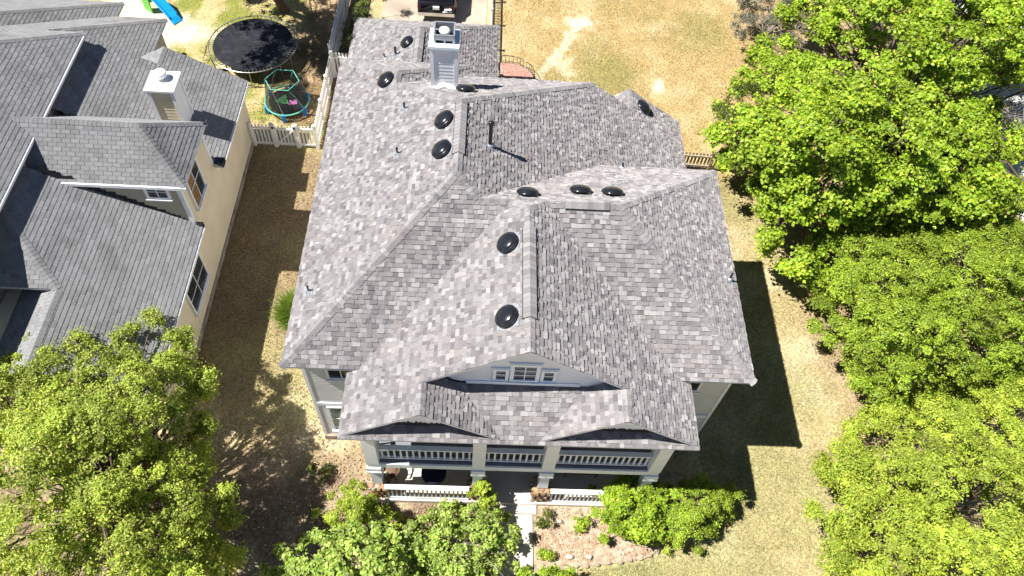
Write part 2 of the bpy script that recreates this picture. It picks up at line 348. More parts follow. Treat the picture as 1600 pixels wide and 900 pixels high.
def rock(mb, c, rx, ry, rz, col, n=7):
    """an angular stone"""
    vs = []; c = Vector(c)
    for h, k in ((-1, .8), (-.1, 1.0), (.65, .85), (1.0, .45)):
        for j in range(n):
            t = 2 * math.pi * (j + random.uniform(-.25, .25)) / n; q = k * random.uniform(.8, 1.12)
            vs.append(c + Vector((rx * q * math.cos(t), ry * q * math.sin(t), rz * h)))
    fs = [(r * n + j, r * n + (j + 1) % n, (r + 1) * n + (j + 1) % n, (r + 1) * n + j) for r in range(3) for j in range(n)] + [tuple(range(3 * n, 4 * n))]
    mb.add(vs, fs, col); return mb
pts = [Vector((x, y, 0.03)) for x, y in bed_edge[2:11]]
for a, b in zip(pts[:-1], pts[1:]):
    k = max(1, int((b - a).length / 0.27))
    for j in range(k):
        p = a.lerp(b, (j + .5) / k); g = random.uniform(.8, 1.15)
        rock(MB(), p + Vector((random.uniform(-.03, .03), random.uniform(-.03, .03), 0.02)), .11, .07, .05, (.36 * g, .29 * g, .21 * g)).build('edging_stone', 'stone', bed)
for (x, y, r, lb) in ((2.05, -3.62, .15, 'pale rock in the bare bed, nearest the front walk'), (2.72, -3.62, .13, 'pale rock at the middle of the bed edge'), (1.75, -2.45, .12, 'pale rock lying among dead leaves by the porch')):
    rr = rock(MB(), (x, y, .07), r, r * .7, .11, (.5, .44, .36), 9).build('garden_rock', 'stone'); tag(rr, lb, 'rock', 'pale garden rocks')

# ------------------------------------------------------------------ shingled roofs
def clip(poly, ax, val, keep_gt):
    out = []; n = len(poly)
    for i in range(n):
        p, q = poly[i], poly[(i + 1) % n]; a = p[ax] - val; b = q[ax] - val
        if not keep_gt: a, b = -a, -b
        if a >= 0: out.append(p)
        if (a >= 0) != (b >= 0):
            t = a / (a - b); out.append((p[0] + (q[0] - p[0]) * t, p[1] + (q[1] - p[1]) * t))
    return out
ARCH = [((.232, .223, .23), 4), ((.2, .191, .198), 5), ((.17, .162, .17), 4), ((.268, .259, .265), 3), ((.136, .13, .138), 1.5), ((.22, .203, .2), 1.2), ((.31, .301, .305), 1.1)]
def arch_tint():
    c = random.choices([a for a, _ in ARCH], [b for _, b in ARCH])[0]; k = random.uniform(1.02, 1.2); return (c[0] * k * 1.015, c[1] * k, c[2] * k * .975)
def plain_tint():
    k = random.choice((.9, 1, 1, 1.08)) * random.uniform(.93, 1.07); return (.268 * k, .268 * k, .272 * k)
def shingle_pieces(poly, zf, down, style):
    """poly: xy outline; zf(x, y) height; down: unit xy downslope. Returns [(verts, faces, tint, centre)]"""
    dx, dy = down
    s = -(zf(dx, dy) - zf(0, 0))                          # fall per metre
    L = math.hypot(1, s); u = Vector((-dy, dx, 0)); wv = Vector((-dx, -dy, s)) / L; n = u.cross(wv)
    if n.z < 0: n = -n
    O = Vector((poly[0][0], poly[0][1], zf(*poly[0])))
    P2 = []
    for x, y in poly:
        d = Vector((x, y, zf(x, y))) - O; P2.append((d.dot(u), d.dot(wv)))
    a0, a1 = min(p[0] for p in P2), max(p[0] for p in P2); b0, b1 = min(p[1] for p in P2), max(p[1] for p in P2)
    E = .138 if style == 'arch' else .15
    out = []; k = 0; b = b0 - 0.02
    while b < b1:
        row = clip(clip(P2, 1, b, True), 1, b + E + .012, False)
        if len(row) > 2:
            r0, r1 = min(p[0] for p in row), max(p[0] for p in row)
            a = r0 - random.uniform(0, .2) if style == 'arch' else math.floor(r0 / .305) * .305 - (.1525 if k % 2 else 0)
            hi = random.random() < .5
            while a < r1:
                wd = random.uniform(.08, .24) if style == 'arch' else .305
                gap = 0.0 if style == 'arch' else .016
                pc = clip(clip(row, 0, a + gap, True), 0, a + wd, False)
                if len(pc) > 2:
                    t = (.031 if hi else .013) * random.uniform(.85, 1.2) if style == 'arch' else .015 * random.uniform(.9, 1.3)
                    ca = sum(p[0] for p in pc) / len(pc)
                    skew = random.uniform(-.006, .006) if style == 'arch' else random.uniform(-.003, .003)
                    top = []
                    for p in pc:
                        q = (p[1] - b) / E; top.append(O + u * p[0] + wv * p[1] + n * (.004 + t * (1 - .8 * q) + skew * (p[0] - ca)))
                    bot = [O + u * p[0] + wv * p[1] - n * .004 for p in pc]
                    m = len(pc)
                    fs = [tuple(range(m))] + [(m + i, m + (i + 1) % m, (i + 1) % m, i) for i in range(m) if not (pc[i][1] > b + E and pc[(i + 1) % m][1] > b + E)]
                    # orient outward
                    nn = (top[1] - top[0]).cross(top[2] - top[1])
                    if nn.dot(n) < 0: fs = [tuple(reversed(f)) for f in fs]
                    out.append((top + bot, fs, arch_tint() if style == 'arch' else plain_tint(), sum(top, Vector()) / m, m))
                    hi = not hi if random.random() < .8 else hi
                a += wd
        b += E; k += 1
    return out
def cap_line(mb, p, q, n1, n2, wid=.15, lift=.02, tintf=arch_tint, exp=.145, lower=None, mi=0):
    """ridge or hip cap shingles from the low end p to the high end q, folded over the two roof planes"""
    p, q = Vector(p), Vector(q); d = q - p; Ln = d.length; d.normalize()
    k = max(1, int(Ln / exp))
    n1, n2 = Vector(n1).normalized(), Vector(n2).normalized(); nb = (n1 + n2).normalized()
    w1 = n1.cross(d).normalized(); w2 = d.cross(n2).normalized()
    if w1.dot(n2) > 0: w1 = -w1
    if w2.dot(n1) > 0: w2 = -w2
    if lower: pass
    for i in range(k):
        a = p + d * (Ln * i / k); b = p + d * min(Ln, Ln * (i + 1) / k + .02); tt = tintf(); tt = tuple(.75 * v + .25 * .23 for v in tt)
        la = lift + .014; lb = lift + .003
        vs = [a + nb * la, a + w1 * wid + n1 * la, b + w1 * wid + n1 * lb, b + nb * lb, a + w2 * wid + n2 * la, b + w2 * wid + n2 * lb,
              a, a + w1 * wid, b + w1 * wid, a + w2 * wid, b + w2 * wid]
        mb.add(vs, [(0, 1, 2, 3), (0, 3, 5, 4), (1, 0, 6, 7), (0, 4, 9, 6), (2, 1, 7, 8), (4, 5, 10, 9)], tt, mi)
def plane_n(zf):
    return Vector((-(zf(1, 0) - zf(0, 0)), -(zf(0, 1) - zf(0, 0)), 1)).normalized()
def build_roof(house, planes, style, mat, nsingle=300, slab=.075):
    """planes: [(outline, zf, down)]; deck slabs, then the shingles: the nearest as parts, the rest joined"""
    deck = MB(); pieces = []
    for poly, zf, down in planes:
        deck.prism(poly, lambda x, y, zf=zf: zf(x, y) - slab, lambda x, y, zf=zf: zf(x, y) - .003)
        pieces += shingle_pieces(poly, zf, down, style)
    roof = deck.build('roof', 'fascia', house)
    pieces.sort(key=lambda t: (t[3] - CAM).length)
    full = [t for t in pieces if t[4] == 4]; single = set(id(t) for t in full[:nsingle]); rest = MB()
    for t in pieces:
        if id(t) in single: MB().add(t[0], t[1], t[2]).build('shingle', mat, roof)
        else: rest.add(t[0], t[1], t[2])
    rest.build('shingles', mat, roof, kind='stuff')
    return roof
def shingle_caps(roof, lines, mat, tintf=arch_tint, **kw):
    for p, q, za, zb in lines:
        mb = MB(); cap_line(mb, p, q, plane_n(za), plane_n(zb), tintf=tintf, **kw); mb.build('ridge_cap', mat, roof)
def vent_can(house, p, zf, r=.34):
    """round black static roof vent: square flange, throat and domed cap"""
    n = plane_n(zf); p = Vector((p[0], p[1], zf(*p)))
    u = n.cross(Vector((0, 1, 0))).normalized(); v = n.cross(u)
    o = MB().obox(p - u * .33 - v * .33 + n * .012, u * .66, v * .66, n * .012).build('roof_vent', 'flash', house)
    MB().lathe(p + n * .02, [(.2, 0), (.2, .1)], 20, n).build('throat', 'black', o, True)
    MB().lathe(p + n * .1, [(r * .93, -.015), (r, 0), (r * 1.0, .03), (r * .93, .06), (r * .86, .065), (r * .84, .085), (r * .66, .12), (r * .38, .145), (r * .12, .152)], 28, n).build('dome', 'black', o, True)
    return o
def vent_pipe(house, p, zf, h, r, mat='black'):
    p = Vector((p[0], p[1], zf(*p))); n = plane_n(zf)
    o = MB().tube(p - Vector((0, 0, .1)), p + Vector((0, 0, h)), r, r, 10).build('vent_pipe', mat, house)
    u = n.cross(Vector((0, 1, 0))).normalized(); v = n.cross(u)
    f = MB().obox(p - u * .17 - v * .17 + n * .014, u * .34, v * .34, n * .008); f.lathe(p + n * .02, [(.11, 0), (r * 1.25, .09)], 12, n)
    f.build('flashing', 'flash', o); return o
def ridge_vent(roof, p, q, za, zb, mat, wid=.17):
    """raised vent strip along a ridge with its own cap shingles"""
    p, q = Vector(p), Vector(q); n1, n2 = plane_n(za), plane_n(zb); d = (q - p).normalized()
    w1 = n1.cross(d); w1 = w1 if w1.dot(n2) < 0 else -w1; w2 = n2.cross(d); w2 = w2 if w2.dot(n1) < 0 else -w2
    mb = MB(); up = Vector((0, 0, 1)); h = .055
    for wv, nn in ((w1, n1), (w2, n2)):
        vs = [p + up * .0, p + wv * wid, p + wv * wid + nn * h, p + up * h * .8, q, q + wv * wid, q + wv * wid + nn * h, q + up * h * .8]
        mb.add(vs, [(0, 1, 2, 3), (7, 6, 5, 4), (1, 5, 6, 2), (3, 2, 6, 7)])
        e0 = p + wv * (wid + .012); e1 = q + wv * (wid + .012)
        mb.obox(e0, e1 - e0, wv * .03, nn * (h * .75))
    mb.build('ridge_vent', 'dark', roof)
    c = MB(); cap_line(c, p, q, n1, n2, wid + .004, h + .004); c.build('vent_cap', mat, roof)

# ------------------------------------------------------------------ the grey two-storey house
house = thing('house', 'large two-storey house with mottled grey shingle hip roof and double front porch', 'house', (0, 4, 0))
k = .68; ZE = 6.15
zAw = lambda x, y: ZE + k * (x + 7); zAe = lambda x, y: ZE + k * (2.77 - x); zS = lambda x, y: ZE + k * y
zBn = lambda x, y: ZE + k * (8.474 - y); zBe = lambda x, y: ZE + k * (7 - x); zAn = lambda x, y: ZE + k * (12.78 - y)
zGe = lambda x, y: ZE + k * (-1.98 - x); zGn = lambda x, y: ZE + k * (13.42 - y)
zCw = lambda x, y: 9.37 + k * x; zCe = lambda x, y: 9.37 - k * x
zLe = lambda x, y: 7.473 - k * (x + 2.79); zRw = lambda x, y: 7.473 + k * (x - 2.79); zD = lambda x, y: 5.89 + k * (y + 2.05)
zBw = lambda x, y: 4.95 + k * (x - 4.53)
Wd, Ed, Sd, Nd = (-1, 0), (1, 0), (0, -1), (0, 1)
planes = [
    ([(-7, 0), (-2.115, 4.885), (-2.115, 7.895), (-4.49, 10.27), (-4.49, 10.91), (-7, 13.42)], zAw, Wd),
    ([(-7, 0), (-4.735, 0), (-.498, 4.237), (-1.467, 4.237), (-2.115, 4.885)], zS, Sd),
    ([(4.735, 0), (7, 0), (2.763, 4.237), (.498, 4.237)], zS, Sd),
    ([(7, 0), (7, 8.474), (2.763, 4.237)], zBe, Ed),
    ([(7, 8.474), (2.77, 8.474), (-1.467, 4.237), (-.498, 4.237), (0, 3.739), (.498, 4.237), (2.763, 4.237)], zBn, Nd),
    ([(-2.115, 4.885), (-1.467, 4.237), (2.77, 8.474), (2.77, 8.1), (7, 8.1), (7, 13.92), (4.53, 13.92), (4.53, 12.78), (2.77, 12.78), (-2.115, 7.895)], zAe, Ed),
    ([(-2.115, 7.895), (2.77, 12.78), (-1.98, 12.78), (-4.49, 10.27)], zAn, Nd),
    ([(-4.49, 10.27), (-1.98, 12.78), (-1.98, 13.42), (-4.49, 10.91)], zGe, Ed),
    ([(-7, 13.42), (-4.49, 10.91), (-1.98, 13.42)], zGn, Nd),
    ([(4.53, 12.6), (4.53, 13.92), (2.9, 13.92), (2.9, 12.6)], zBw, Wd),
    ([(0, 3.739), (-.498, 4.237), (-4.735, 0), (-5.12, 0), (-5.12, -2.05), (-5.04, -1.97), (-2.79, -1.97), (-2.79, -1.0), (0, -1.0)], zCw, Wd),
    ([(0, 3.739), (.498, 4.237), (4.735, 0), (5.12, 0), (5.12, -2.05), (5.04, -1.97), (2.79, -1.97), (2.79, -1.0), (0, -1.0)], zCe, Ed),
    ([(-2.79, -1.97), (-.54, -1.97), (-1.862, -.65), (-2.79, -.65)], zLe, Ed),
    ([(2.79, -1.97), (.54, -1.97), (1.862, -.65), (2.79, -.65)], zRw, Wd),
    ([(-5.12, -2.05), (5.12, -2.05), (4.74, -1.67), (.84, -1.67), (1.862, -.65), (-1.862, -.65), (-.84, -1.67), (-4.74, -1.67)], zD, Sd),
]
roof = build_roof(house, planes, 'arch', 'shingle')
ZR = zAw(-2.115, 0); ZG = zAw(-4.49, 0); ZB = zS(0, 4.237)
caps = [((-7, 0, ZE), (-2.115, 4.885, ZR), zAw, zS), ((-2.115, 5.6, ZR), (-2.115, 4.885, ZR), zAw, zAe), ((-1.467, 4.237, ZB), (-2.115, 4.885, ZR), zS, zAe),
        ((2.77, 12.78, ZE), (-2.115, 7.895, ZR), zAe, zAn), ((-4.49, 10.27, ZG), (-2.115, 7.895, ZR), zAw, zAn), ((-4.49, 10.91, ZG), (-4.49, 10.27, ZG), zAw, zGe),
        ((-7, 13.42, ZE), (-4.49, 10.91, ZG), zAw, zGn), ((-1.98, 13.42, ZE), (-4.49, 10.91, ZG), zGe, zGn),
        ((7, 0, ZE), (2.763, 4.237, ZB), zBe, zS), ((7, 8.474, ZE), (2.763, 4.237, ZB), zBe, zBn), ((-1.467, 4.237, ZB), (-.498, 4.237, ZB), zS, zBn),
        ((-.498, 4.237, ZB), (0, 3.739, 9.37), zCw, zBn), ((.498, 4.237, ZB), (0, 3.739, 9.37), zCe, zBn), ((2.763, 4.237, ZB), (2.4, 4.237, ZB), zS, zBn), ((.498, 4.237, ZB), (1.1, 4.237, ZB), zS, zBn),
        ((0, -1.0, 9.37), (0, 0.02, 9.37), zCw, zCe), ((0, 3.05, 9.37), (0, 3.739, 9.37), zCw, zCe),
        ((-2.79, -1.97, 7.473), (-2.79, -1.0, 7.473), zCw, zLe), ((2.79, -1.97, 7.473), (2.79, -1.0, 7.473), zCe, zRw), ((4.53, 13.92, 4.95), (4.53, 12.6, 4.95), zAe, zBw)]
shingle_caps(roof, caps, 'shingle')
ridge_vent(roof, (-2.115, 5.6, ZR), (-2.115, 7.85, ZR), zAw, zAe, 'shingle')
ridge_vent(roof, (0, .02, 9.37), (0, 3.05, 9.37), zCw, zCe, 'shingle')
ridge_vent(roof, (1.1, 4.237, ZB), (2.4, 4.237, ZB), zS, zBn, 'shingle')
for p, z in (((-4.86, 10.65), zAw), ((-2.6, 7.23), zAw), ((-2.6, 5.96), zAw), ((0.0, 4.72), zBn), ((1.66, 5.2), zBn), ((2.64, 5.15), zBn), ((-.55, 2.64), zCw), ((-.55, .21), zCw), ((-2.05, 9.3), zAn), ((5.07, 13.25), zAe)):
    vent_can(house, p, z)
for p, z, h, r in (((-1.17, 6.57), zAe, .95, .065), ((-4.05, 8.7), zAw, .3, .035), ((-4.11, 6.7), zAw, .3, .035), ((-6.5, 2.4), zAw, .3, .035), ((6.71, 3.6), zBe, .32, .035), ((3.57, 8.3), zBn, .25, .035)):
    o = vent_pipe(house, p, z, h, r, 'black')
    if h > .5: MB().lathe((p[0], p[1], z(*p) + h), [(.085, -.04), (.1, 0), (.085, .07), (.03, .1)], 14).build('pipe_cap', 'black', o, True)
# walls
body = MB()
body.prism([(-6.57, .43), (6.57, .43), (6.57, 8.04), (2.34, 8.04), (2.34, 12.35), (-2.41, 12.35), (-2.41, 12.99), (-6.57, 12.99)], 0, 5.98)
wall = body.build('wall', 'wall', house)
low = MB().prism([(2.344, 8.044), (6.57, 8.044), (6.57, 13.5), (3.3, 13.5), (3.3, 12.6), (2.344, 12.6)], 0, lambda x, y: zAe(x, y) - .17 if x > 4.5 else 4.8)
low.build('wing_wall', 'wall', house)
sid = MB(); pit = .18
def lap(mb, a, b, z0, z1, out):
    """lap boards on a vertical wall from xy point a to b"""
    a, b, o = Vector((*a, 0)), Vector((*b, 0)), Vector((*out, 0)); z = z0
    while z < z1 - .02:
        t = min(pit, z1 - z); mb.add([a + Vector((0, 0, z)) + o * .009, b + Vector((0, 0, z)) + o * .009, b + Vector((0, 0, z + t)) + o * .002, a + Vector((0, 0, z + t)) + o * .002, a + Vector((0, 0, z)), b + Vector((0, 0, z))], [(0, 1, 2, 3), (4, 5, 1, 0)]); z += pit
lap(sid, (-6.5, .43), (6.5, .43), .3, 5.95, (0, -1)); lap(sid, (6.57, .5), (6.57, 7.97), .3, 5.95, (1, 0)); lap(sid, (-6.57, 12.9), (-6.57, .5), .3, 5.95, (-1, 0)); lap(sid, (6.57, 8.1), (6.57, 13.4), .3, 3.0, (1, 0))
sid.build('siding', 'wall', house)
for x, y in ((-6.57, .43), (6.57, .43)):
    MB().box(x - .05, x + .05, y - .026, y + .09, 0, 5.96).build('corner_board', 'white', house)
MB().box(-6.49, -4.9, .385, .428, 2.72, 2.92).build('belly_band', 'white', house)
MB().box(4.9, 6.49, .385, .428, 2.72, 2.92).build('belly_band', 'white', house)
MB().box(-6.6, 6.6, .32, .428, -.05, .3).build('footing', 'found', house)
def window(parent, o, u, v, n, wd, ht, cols=1, rows=1, glass='glass', frame='white', fw=.08, sill=True, head=False):
    """window on a wall: o lower-left corner, u across, v up, n outward. parts: frame, glazing bars, one pane per light"""
    o, u, v, n = map(Vector, (o, u, v, n)); f = MB()
    f.obox(o - u * fw - n * .02, u * fw, v * ht, n * .07); f.obox(o + u * wd - n * .02, u * fw, v * ht, n * .07)
    f.obox(o - u * fw + v * ht - n * .02, u * (wd + 2 * fw), v * fw, n * .075); f.obox(o - u * fw - v * fw - n * .02, u * (wd + 2 * fw), v * fw, n * .075)
    if sill: f.obox(o - u * (fw + .03) - v * (fw + .03) - n * .02, u * (wd + 2 * fw + .06), v * .05, n * .12)
    if head: f.obox(o - u * (fw + .05) + v * (ht + fw) - n * .02, u * (wd + 2 * fw + .1), v * .04, n * .06)
    w = f.build('window', frame, parent); b = MB()
    for i in range(1, cols): b.obox(o + u * (wd * i / cols - .014), u * .028, v * ht, n * .032)
    for j in range(1, rows): b.obox(o + v * (ht * j / rows - .014) - n * .003, u * wd, v * .028, n * .033)
    if cols * rows > 1: b.build('glazing_bar', frame, w)
    for i in range(cols):
        for j in range(rows): MB().obox(o + u * (wd * i / cols) + v * (ht * j / rows) - n * .01, u * (wd / cols), v * (ht / rows), n * .022).build('pane', glass, w)
    return w
X, Y, Z = Vector((1, 0, 0)), Vector((0, 1, 0)), Vector((0, 0, 1))
window(house, (-5.82, .40, 4.82), X, Z, -Y, .75, 1.0, 2, 2); window(house, (5.0, .40, 4.82), X, Z, -Y, .62, 1.0, 2, 2)
window(house, (-6.15, .40, .85), X, Z, -Y, .8, 1.75, 1, 2, 'glassg')
window(house, (5.2, .40, .85), X, Z, -Y, .8, 1.75, 1, 2)
window(house, (6.6, 2.6, 3.6), Y, Z, X, 1.2, 1.5, 2, 2); window(house, (-6.6, 6.5, 3.6), -Y, Z, -X, 1.2, 1.5, 2, 2)
# gable with its triple window, and the two pediments over the balcony
g = MB(); gy = -.65
zc = lambda x: 9.37 - k * abs(x) - .16
g.add([(-3.6, gy, zc(-3.6)), (-3.6, gy, 5.6), (3.6, gy, 5.6), (3.6, gy, zc(3.6)), (0, gy, zc(0))] + [(-3.6, gy + .2, zc(-3.6)), (-3.6, gy + .2, 5.6), (3.6, gy + .2, 5.6), (3.6, gy + .2, zc(3.6)), (0, gy + .2, zc(0))],
      [(0, 1, 2, 3, 4), (9, 8, 7, 6, 5), (0, 4, 9, 5), (4, 3, 8, 9), (1, 0, 5, 6), (3, 2, 7, 8), (2, 1, 6, 7)])
g.build('gable_wall', 'gablewall', house)
MB().box(-1.6, 1.6, gy - .03, gy - .001, 6.86, 7.02).build('gable_base_board', 'trimblue', house)
window(house, (-.30, gy - .012, 7.22), X, Z, -Y, .6, .78, 2, 3, frame='trimblue', fw=.11, head=True)
window(house, (-.79, gy - .012, 7.22), X, Z, -Y, .26, .5, 1, 2, frame='trimblue', fw=.085, head=True); window(house, (.53, gy - .012, 7.22), X, Z, -Y, .26, .5, 1, 2, frame='trimblue', fw=.085, head=True)
for sx in (-1, 1):
    p = MB(); y0 = -1.67; h = lambda d: 7.473 - k * abs(d) - .16; c = sx * 2.79
    vs = [(c - 1.9, y0, h(1.9)), (c - 1.9, y0, 5.75), (c + 1.9, y0, 5.75), (c + 1.9, y0, h(1.9)), (c, y0, h(0))]; vs += [(a, b + .12, d) for a, b, d in vs]
    p.add(vs, [(0, 1, 2, 3, 4), (9, 8, 7, 6, 5), (0, 4, 9, 5), (4, 3, 8, 9), (1, 0, 5, 6), (3, 2, 7, 8), (2, 1, 6, 7)])
    p.build('pediment_wall', 'gablewall', house)
M['flashing_shade'] = surf('black_flashing_shade', (0.016, 0.018, 0.026), 0.75, 0.2, 8)
def flashing_shade(x0, x1, y, zlow, h, thick=.006, step=.05, parent=None):
    """black band up the foot of a wall: flashing, with shade painted in; torn upper edge"""
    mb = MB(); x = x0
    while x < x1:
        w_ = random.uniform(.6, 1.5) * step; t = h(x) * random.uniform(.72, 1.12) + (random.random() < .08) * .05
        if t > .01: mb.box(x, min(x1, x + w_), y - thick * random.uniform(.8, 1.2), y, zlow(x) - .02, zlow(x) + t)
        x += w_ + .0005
    mb.build('flashing_shade_band', 'flashing_shade', parent or house)
flashing_shade(-2.5, 1.0, gy - .0005, lambda x: max(zD(0, gy), zLe(x, 0)), lambda x: max(.02, .15 - .05 * (x + 2.5)))  # gable foot: flashing drips, plus shade painted in as black
for sx in (-1, 1): flashing_shade(sx * 2.79 - 1.75, sx * 2.79 + 1.75, -1.6705, lambda x: zD(0, -1.67), lambda x, c=sx * 2.79: .14 + .05 * math.cos((x - c)))  # bands added to paint the shaded strips under the pediments darker
# porch: floors, beams, columns, stone piers, railings
MB().box(-4.85, 4.85, -1.9, .43, -.05, .22).build('porch_floor', 'floor', house)
MB().box(-.62, .95, -2.2, -1.902, -.05, .1).build('porch_step', 'floor', house)
dk = MB().box(-4.6, 4.62, -1.6, .43, 2.72, 2.95).build('balcony_floor', 'deckfloor', house)
MB().box(-4.64, 4.66, -1.66, -1.602, 2.68, 2.965).build('edge_board', 'white', dk); MB().box(-4.64, -4.602, -1.6, .43, 2.68, 2.965).build('edge_board', 'white', dk); MB().box(4.622, 4.66, -1.6, .43, 2.68, 2.965).build('edge_board', 'white', dk)
MB().box(-4.7, 4.7, -1.62, -1.36, 5.5, 5.76).build('roof_beam', 'white', house); MB().box(-4.7, -4.44, -1.36, .43, 5.5, 5.76).build('roof_beam', 'white', house); MB().box(4.44, 4.7, -1.36, .43, 5.5, 5.76).build('roof_beam', 'white', house)
MB().box(-4.9, 4.9, -1.75, .43, 5.77, 5.8).build('balcony_ceiling', 'white', house)
colx = (-4.45, -1.13, 1.07, 4.47)
stone_cols = [(.26, .17, .1), (.34, .24, .15), (.22, .15, .1), (.4, .31, .22), (.33, .19, .1)]
for cx in colx:
    c = MB(); c.box(cx - .2, cx + .2, -1.69, -1.29, 2.966, 5.5); c.box(cx - .24, cx + .24, -1.73, -1.25, 2.3, 2.42); c.box(cx - .225, cx + .225, -1.715, -1.265, 2.42, 2.67); c.box(cx - .235, cx + .235, -1.725, -1.255, 5.3, 5.42)
    a, b = .175, .145
    vs = [(cx - a, -1.49 - a, 1.15), (cx + a, -1.49 - a, 1.15), (cx + a, -1.49 + a, 1.15), (cx - a, -1.49 + a, 1.15), (cx - b, -1.49 - b, 2.3), (cx + b, -1.49 - b, 2.3), (cx + b, -1.49 + b, 2.3), (cx - b, -1.49 + b, 2.3)]
    c.add(vs, [(0, 1, 5, 4), (1, 2, 6, 5), (2, 3, 7, 6), (3, 0, 4, 7)])
    c.build('column', 'white', house)
    pr = MB().box(cx - .25, cx + .25, -1.78, -1.22, 0, 1.06).build('stone_pier', 'found', house)
    for zz in (.2, .45, .7, .95):
        for face in range(4):
            nn = 3
            for j in range(nn):
                t = -.2 + .4 * j / (nn - 1) + random.uniform(-.03, .03) + (.05 if int(zz * 4) % 2 else -.05)
                px, py = ((cx + t, -1.79), (cx + .26, -1.5 + t), (cx + t, -1.21), (cx - .26, -1.5 + t))[face]
                col = tuple(v * random.uniform(.85, 1.15) for v in random.choice(stone_cols))
                rock(MB(), (px, py, zz), .105, .07, .115, col, 5).build('stone', 'stone', pr)
    for j in range(3):
        for i in range(3):
            col = tuple(v * random.uniform(.9, 1.2) for v in random.choice(stone_cols)); rock(MB(), (cx - .19 + .19 * i, -1.69 + .19 * j, 1.06), .115, .115, .05, col, 5).build('cap_stone', 'stone', pr)
bal_u = MB().box(-.03, .03, -.022, .022, 0, .78); bal_l = MB().box(-.028, .028, -.024, .024, 0, .89)
def railing(a, b, z0, ht, bal, pitch, rw, mat='white'):
    """railing from a to b: top rail, bottom rail and every baluster"""
    a, b = Vector((*a, 0)), Vector((*b, 0)); d = (b - a); L = d.length; d.normalize(); s = Vector((-d.y, d.x, 0))
    r = MB(); r.obox(a - s * rw / 2 + Z * (z0 + ht - .06), d * L, s * rw, Z * .06); o = r.build('railing', mat, house)
    MB().obox(a - s * .04 + Z * (z0 + .06), d * L, s * .08, Z * .06).build('bottom_rail', mat, o)
    n = int(L / pitch); src = None
    for i in range(n):
        p = a + d * (L * (i + .5) / n) + Z * (z0 + .12)
        if src is None: src = bal.build('baluster', mat, o); src.location = p
        else: inst('baluster', src, p, o)
DZ = 2.95
for x0, x1 in ((-4.25, -1.33), (-.93, .87), (1.27, 4.27)): railing((x0, -1.45), (x1, -1.45), DZ, .93, bal_u, .186 if x0 != 1.27 else .186, .16)
railing((-4.45, -1.29), (-4.45, .4), DZ, .93, bal_u, .186, .12); railing((4.47, -1.29), (4.47, .4), DZ, .93, bal_u, .186, .12)
for x0, x1 in ((-4.2, -1.4), (1.34, 4.2)): railing((x0, -1.79), (x1, -1.79), .22, 1.05, bal_l, .14, .16)
railing((4.62, -1.2), (4.62, .4), .22, 1.05, bal_l, .14, .12)
for x0, x1, z0, m in ((-.5, .45, .23, 'door'), (-.5, .45, 2.96, 'door')):
    d = MB().box(x0, x1, .35, .385, z0, z0 + 2.1).build('door', m, house); MB().box(x0 - .1, x1 + .1, .37, .392, z0, z0 + 2.2).build('door_frame', 'white', d); MB().lathe((x1 - .1, .36, z0 + 1), [(.03, 0), (.03, .05)], 8, (0, -1, 0)).build('knob', 'chrome', d)
for x0, z0 in ((-3.6, 1.0), (1.9, 1.0), (-3.6, 3.5), (1.9, 3.5)): window(house, (x0, .39, z0), X, Z, -Y, 1.5, 1.3, 2, 2)
M['porchshade'] = surf('taupe_porch_shade', (0.2, 0.17, 0.145), 0.8, 0.1, 2)
for z0, z1 in ((.23, 2.7), (2.97, 5.75)): MB().box(-4.6, 4.6, .396, .417, z0, z1).build('porch_wall', 'porchshade', house)  # panels over the back wall, porch shade painted into their dark colour
# chimney of boards, with steel chase top and cowl
ch = MB().box(-3.2, -2.36, 9.79, 10.6, 7.0, 9.85).build('chimney', 'white', house)
for i in range(11):
    z = 8.22 + i * .145; MB().obox((-3.1, 9.79, z), (.64, 0, 0), (0, -.013, 0), (0, .009, .145)).build('board', 'white', ch)
for i in range(9):
    z = 8.3 + i * .16; MB().obox((-2.36, 9.9, z), (.03, 0, 0), (0, .6, 0), (-.02, 0, .16)).build('board', 'white', ch)
cb = MB()
for x, y in ((-3.235, 9.755), (-2.445, 9.755)): cb.box(x, x + .12, y, y + .12, 7.2, 9.85)
cb.build('corner_board', 'white', ch); MB().box(-3.27, -2.29, 9.72, 10.67, 9.85, 9.95).build('crown', 'trimblue', ch)
cw = MB(); cw.box(-3.12, -2.44, 9.9, 9.94, 10.08, 10.28); cw.box(-3.12, -3.08, 9.94, 10.56, 10.0, 10.28); cw.box(-2.48, -2.44, 9.94, 10.56, 10.0, 10.28); cw.box(-3.12, -2.44, 10.56, 10.6, 10.0, 10.28)
for x in (-3.1, -2.78, -2.5): cw.box(x, x + .04, 9.9, 9.93, 9.95, 10.08)
cw.build('cowl', 'flash', ch); MB().box(-3.07, -2.49, 9.95, 10.55, 9.952, 9.97).build('chase_floor', 'dark', ch)
MB().lathe((-2.78, 10.25, 9.96), [(.15, 0), (.15, .2), (.18, .22), (.18, .27), (.05, .31)], 20).build('flue', 'white', ch, True)
MB().add([(-3.25, 9.62, 8.2), (-2.31, 9.62, 8.2), (-2.78, 9.62, 8.42), (-3.25, 9.8, 8.26), (-2.31, 9.8, 8.26), (-2.78, 9.8, 8.44)], [(0, 1, 2), (0, 2, 5, 3), (2, 1, 4, 5)]).build('cricket_flashing', 'white', ch)

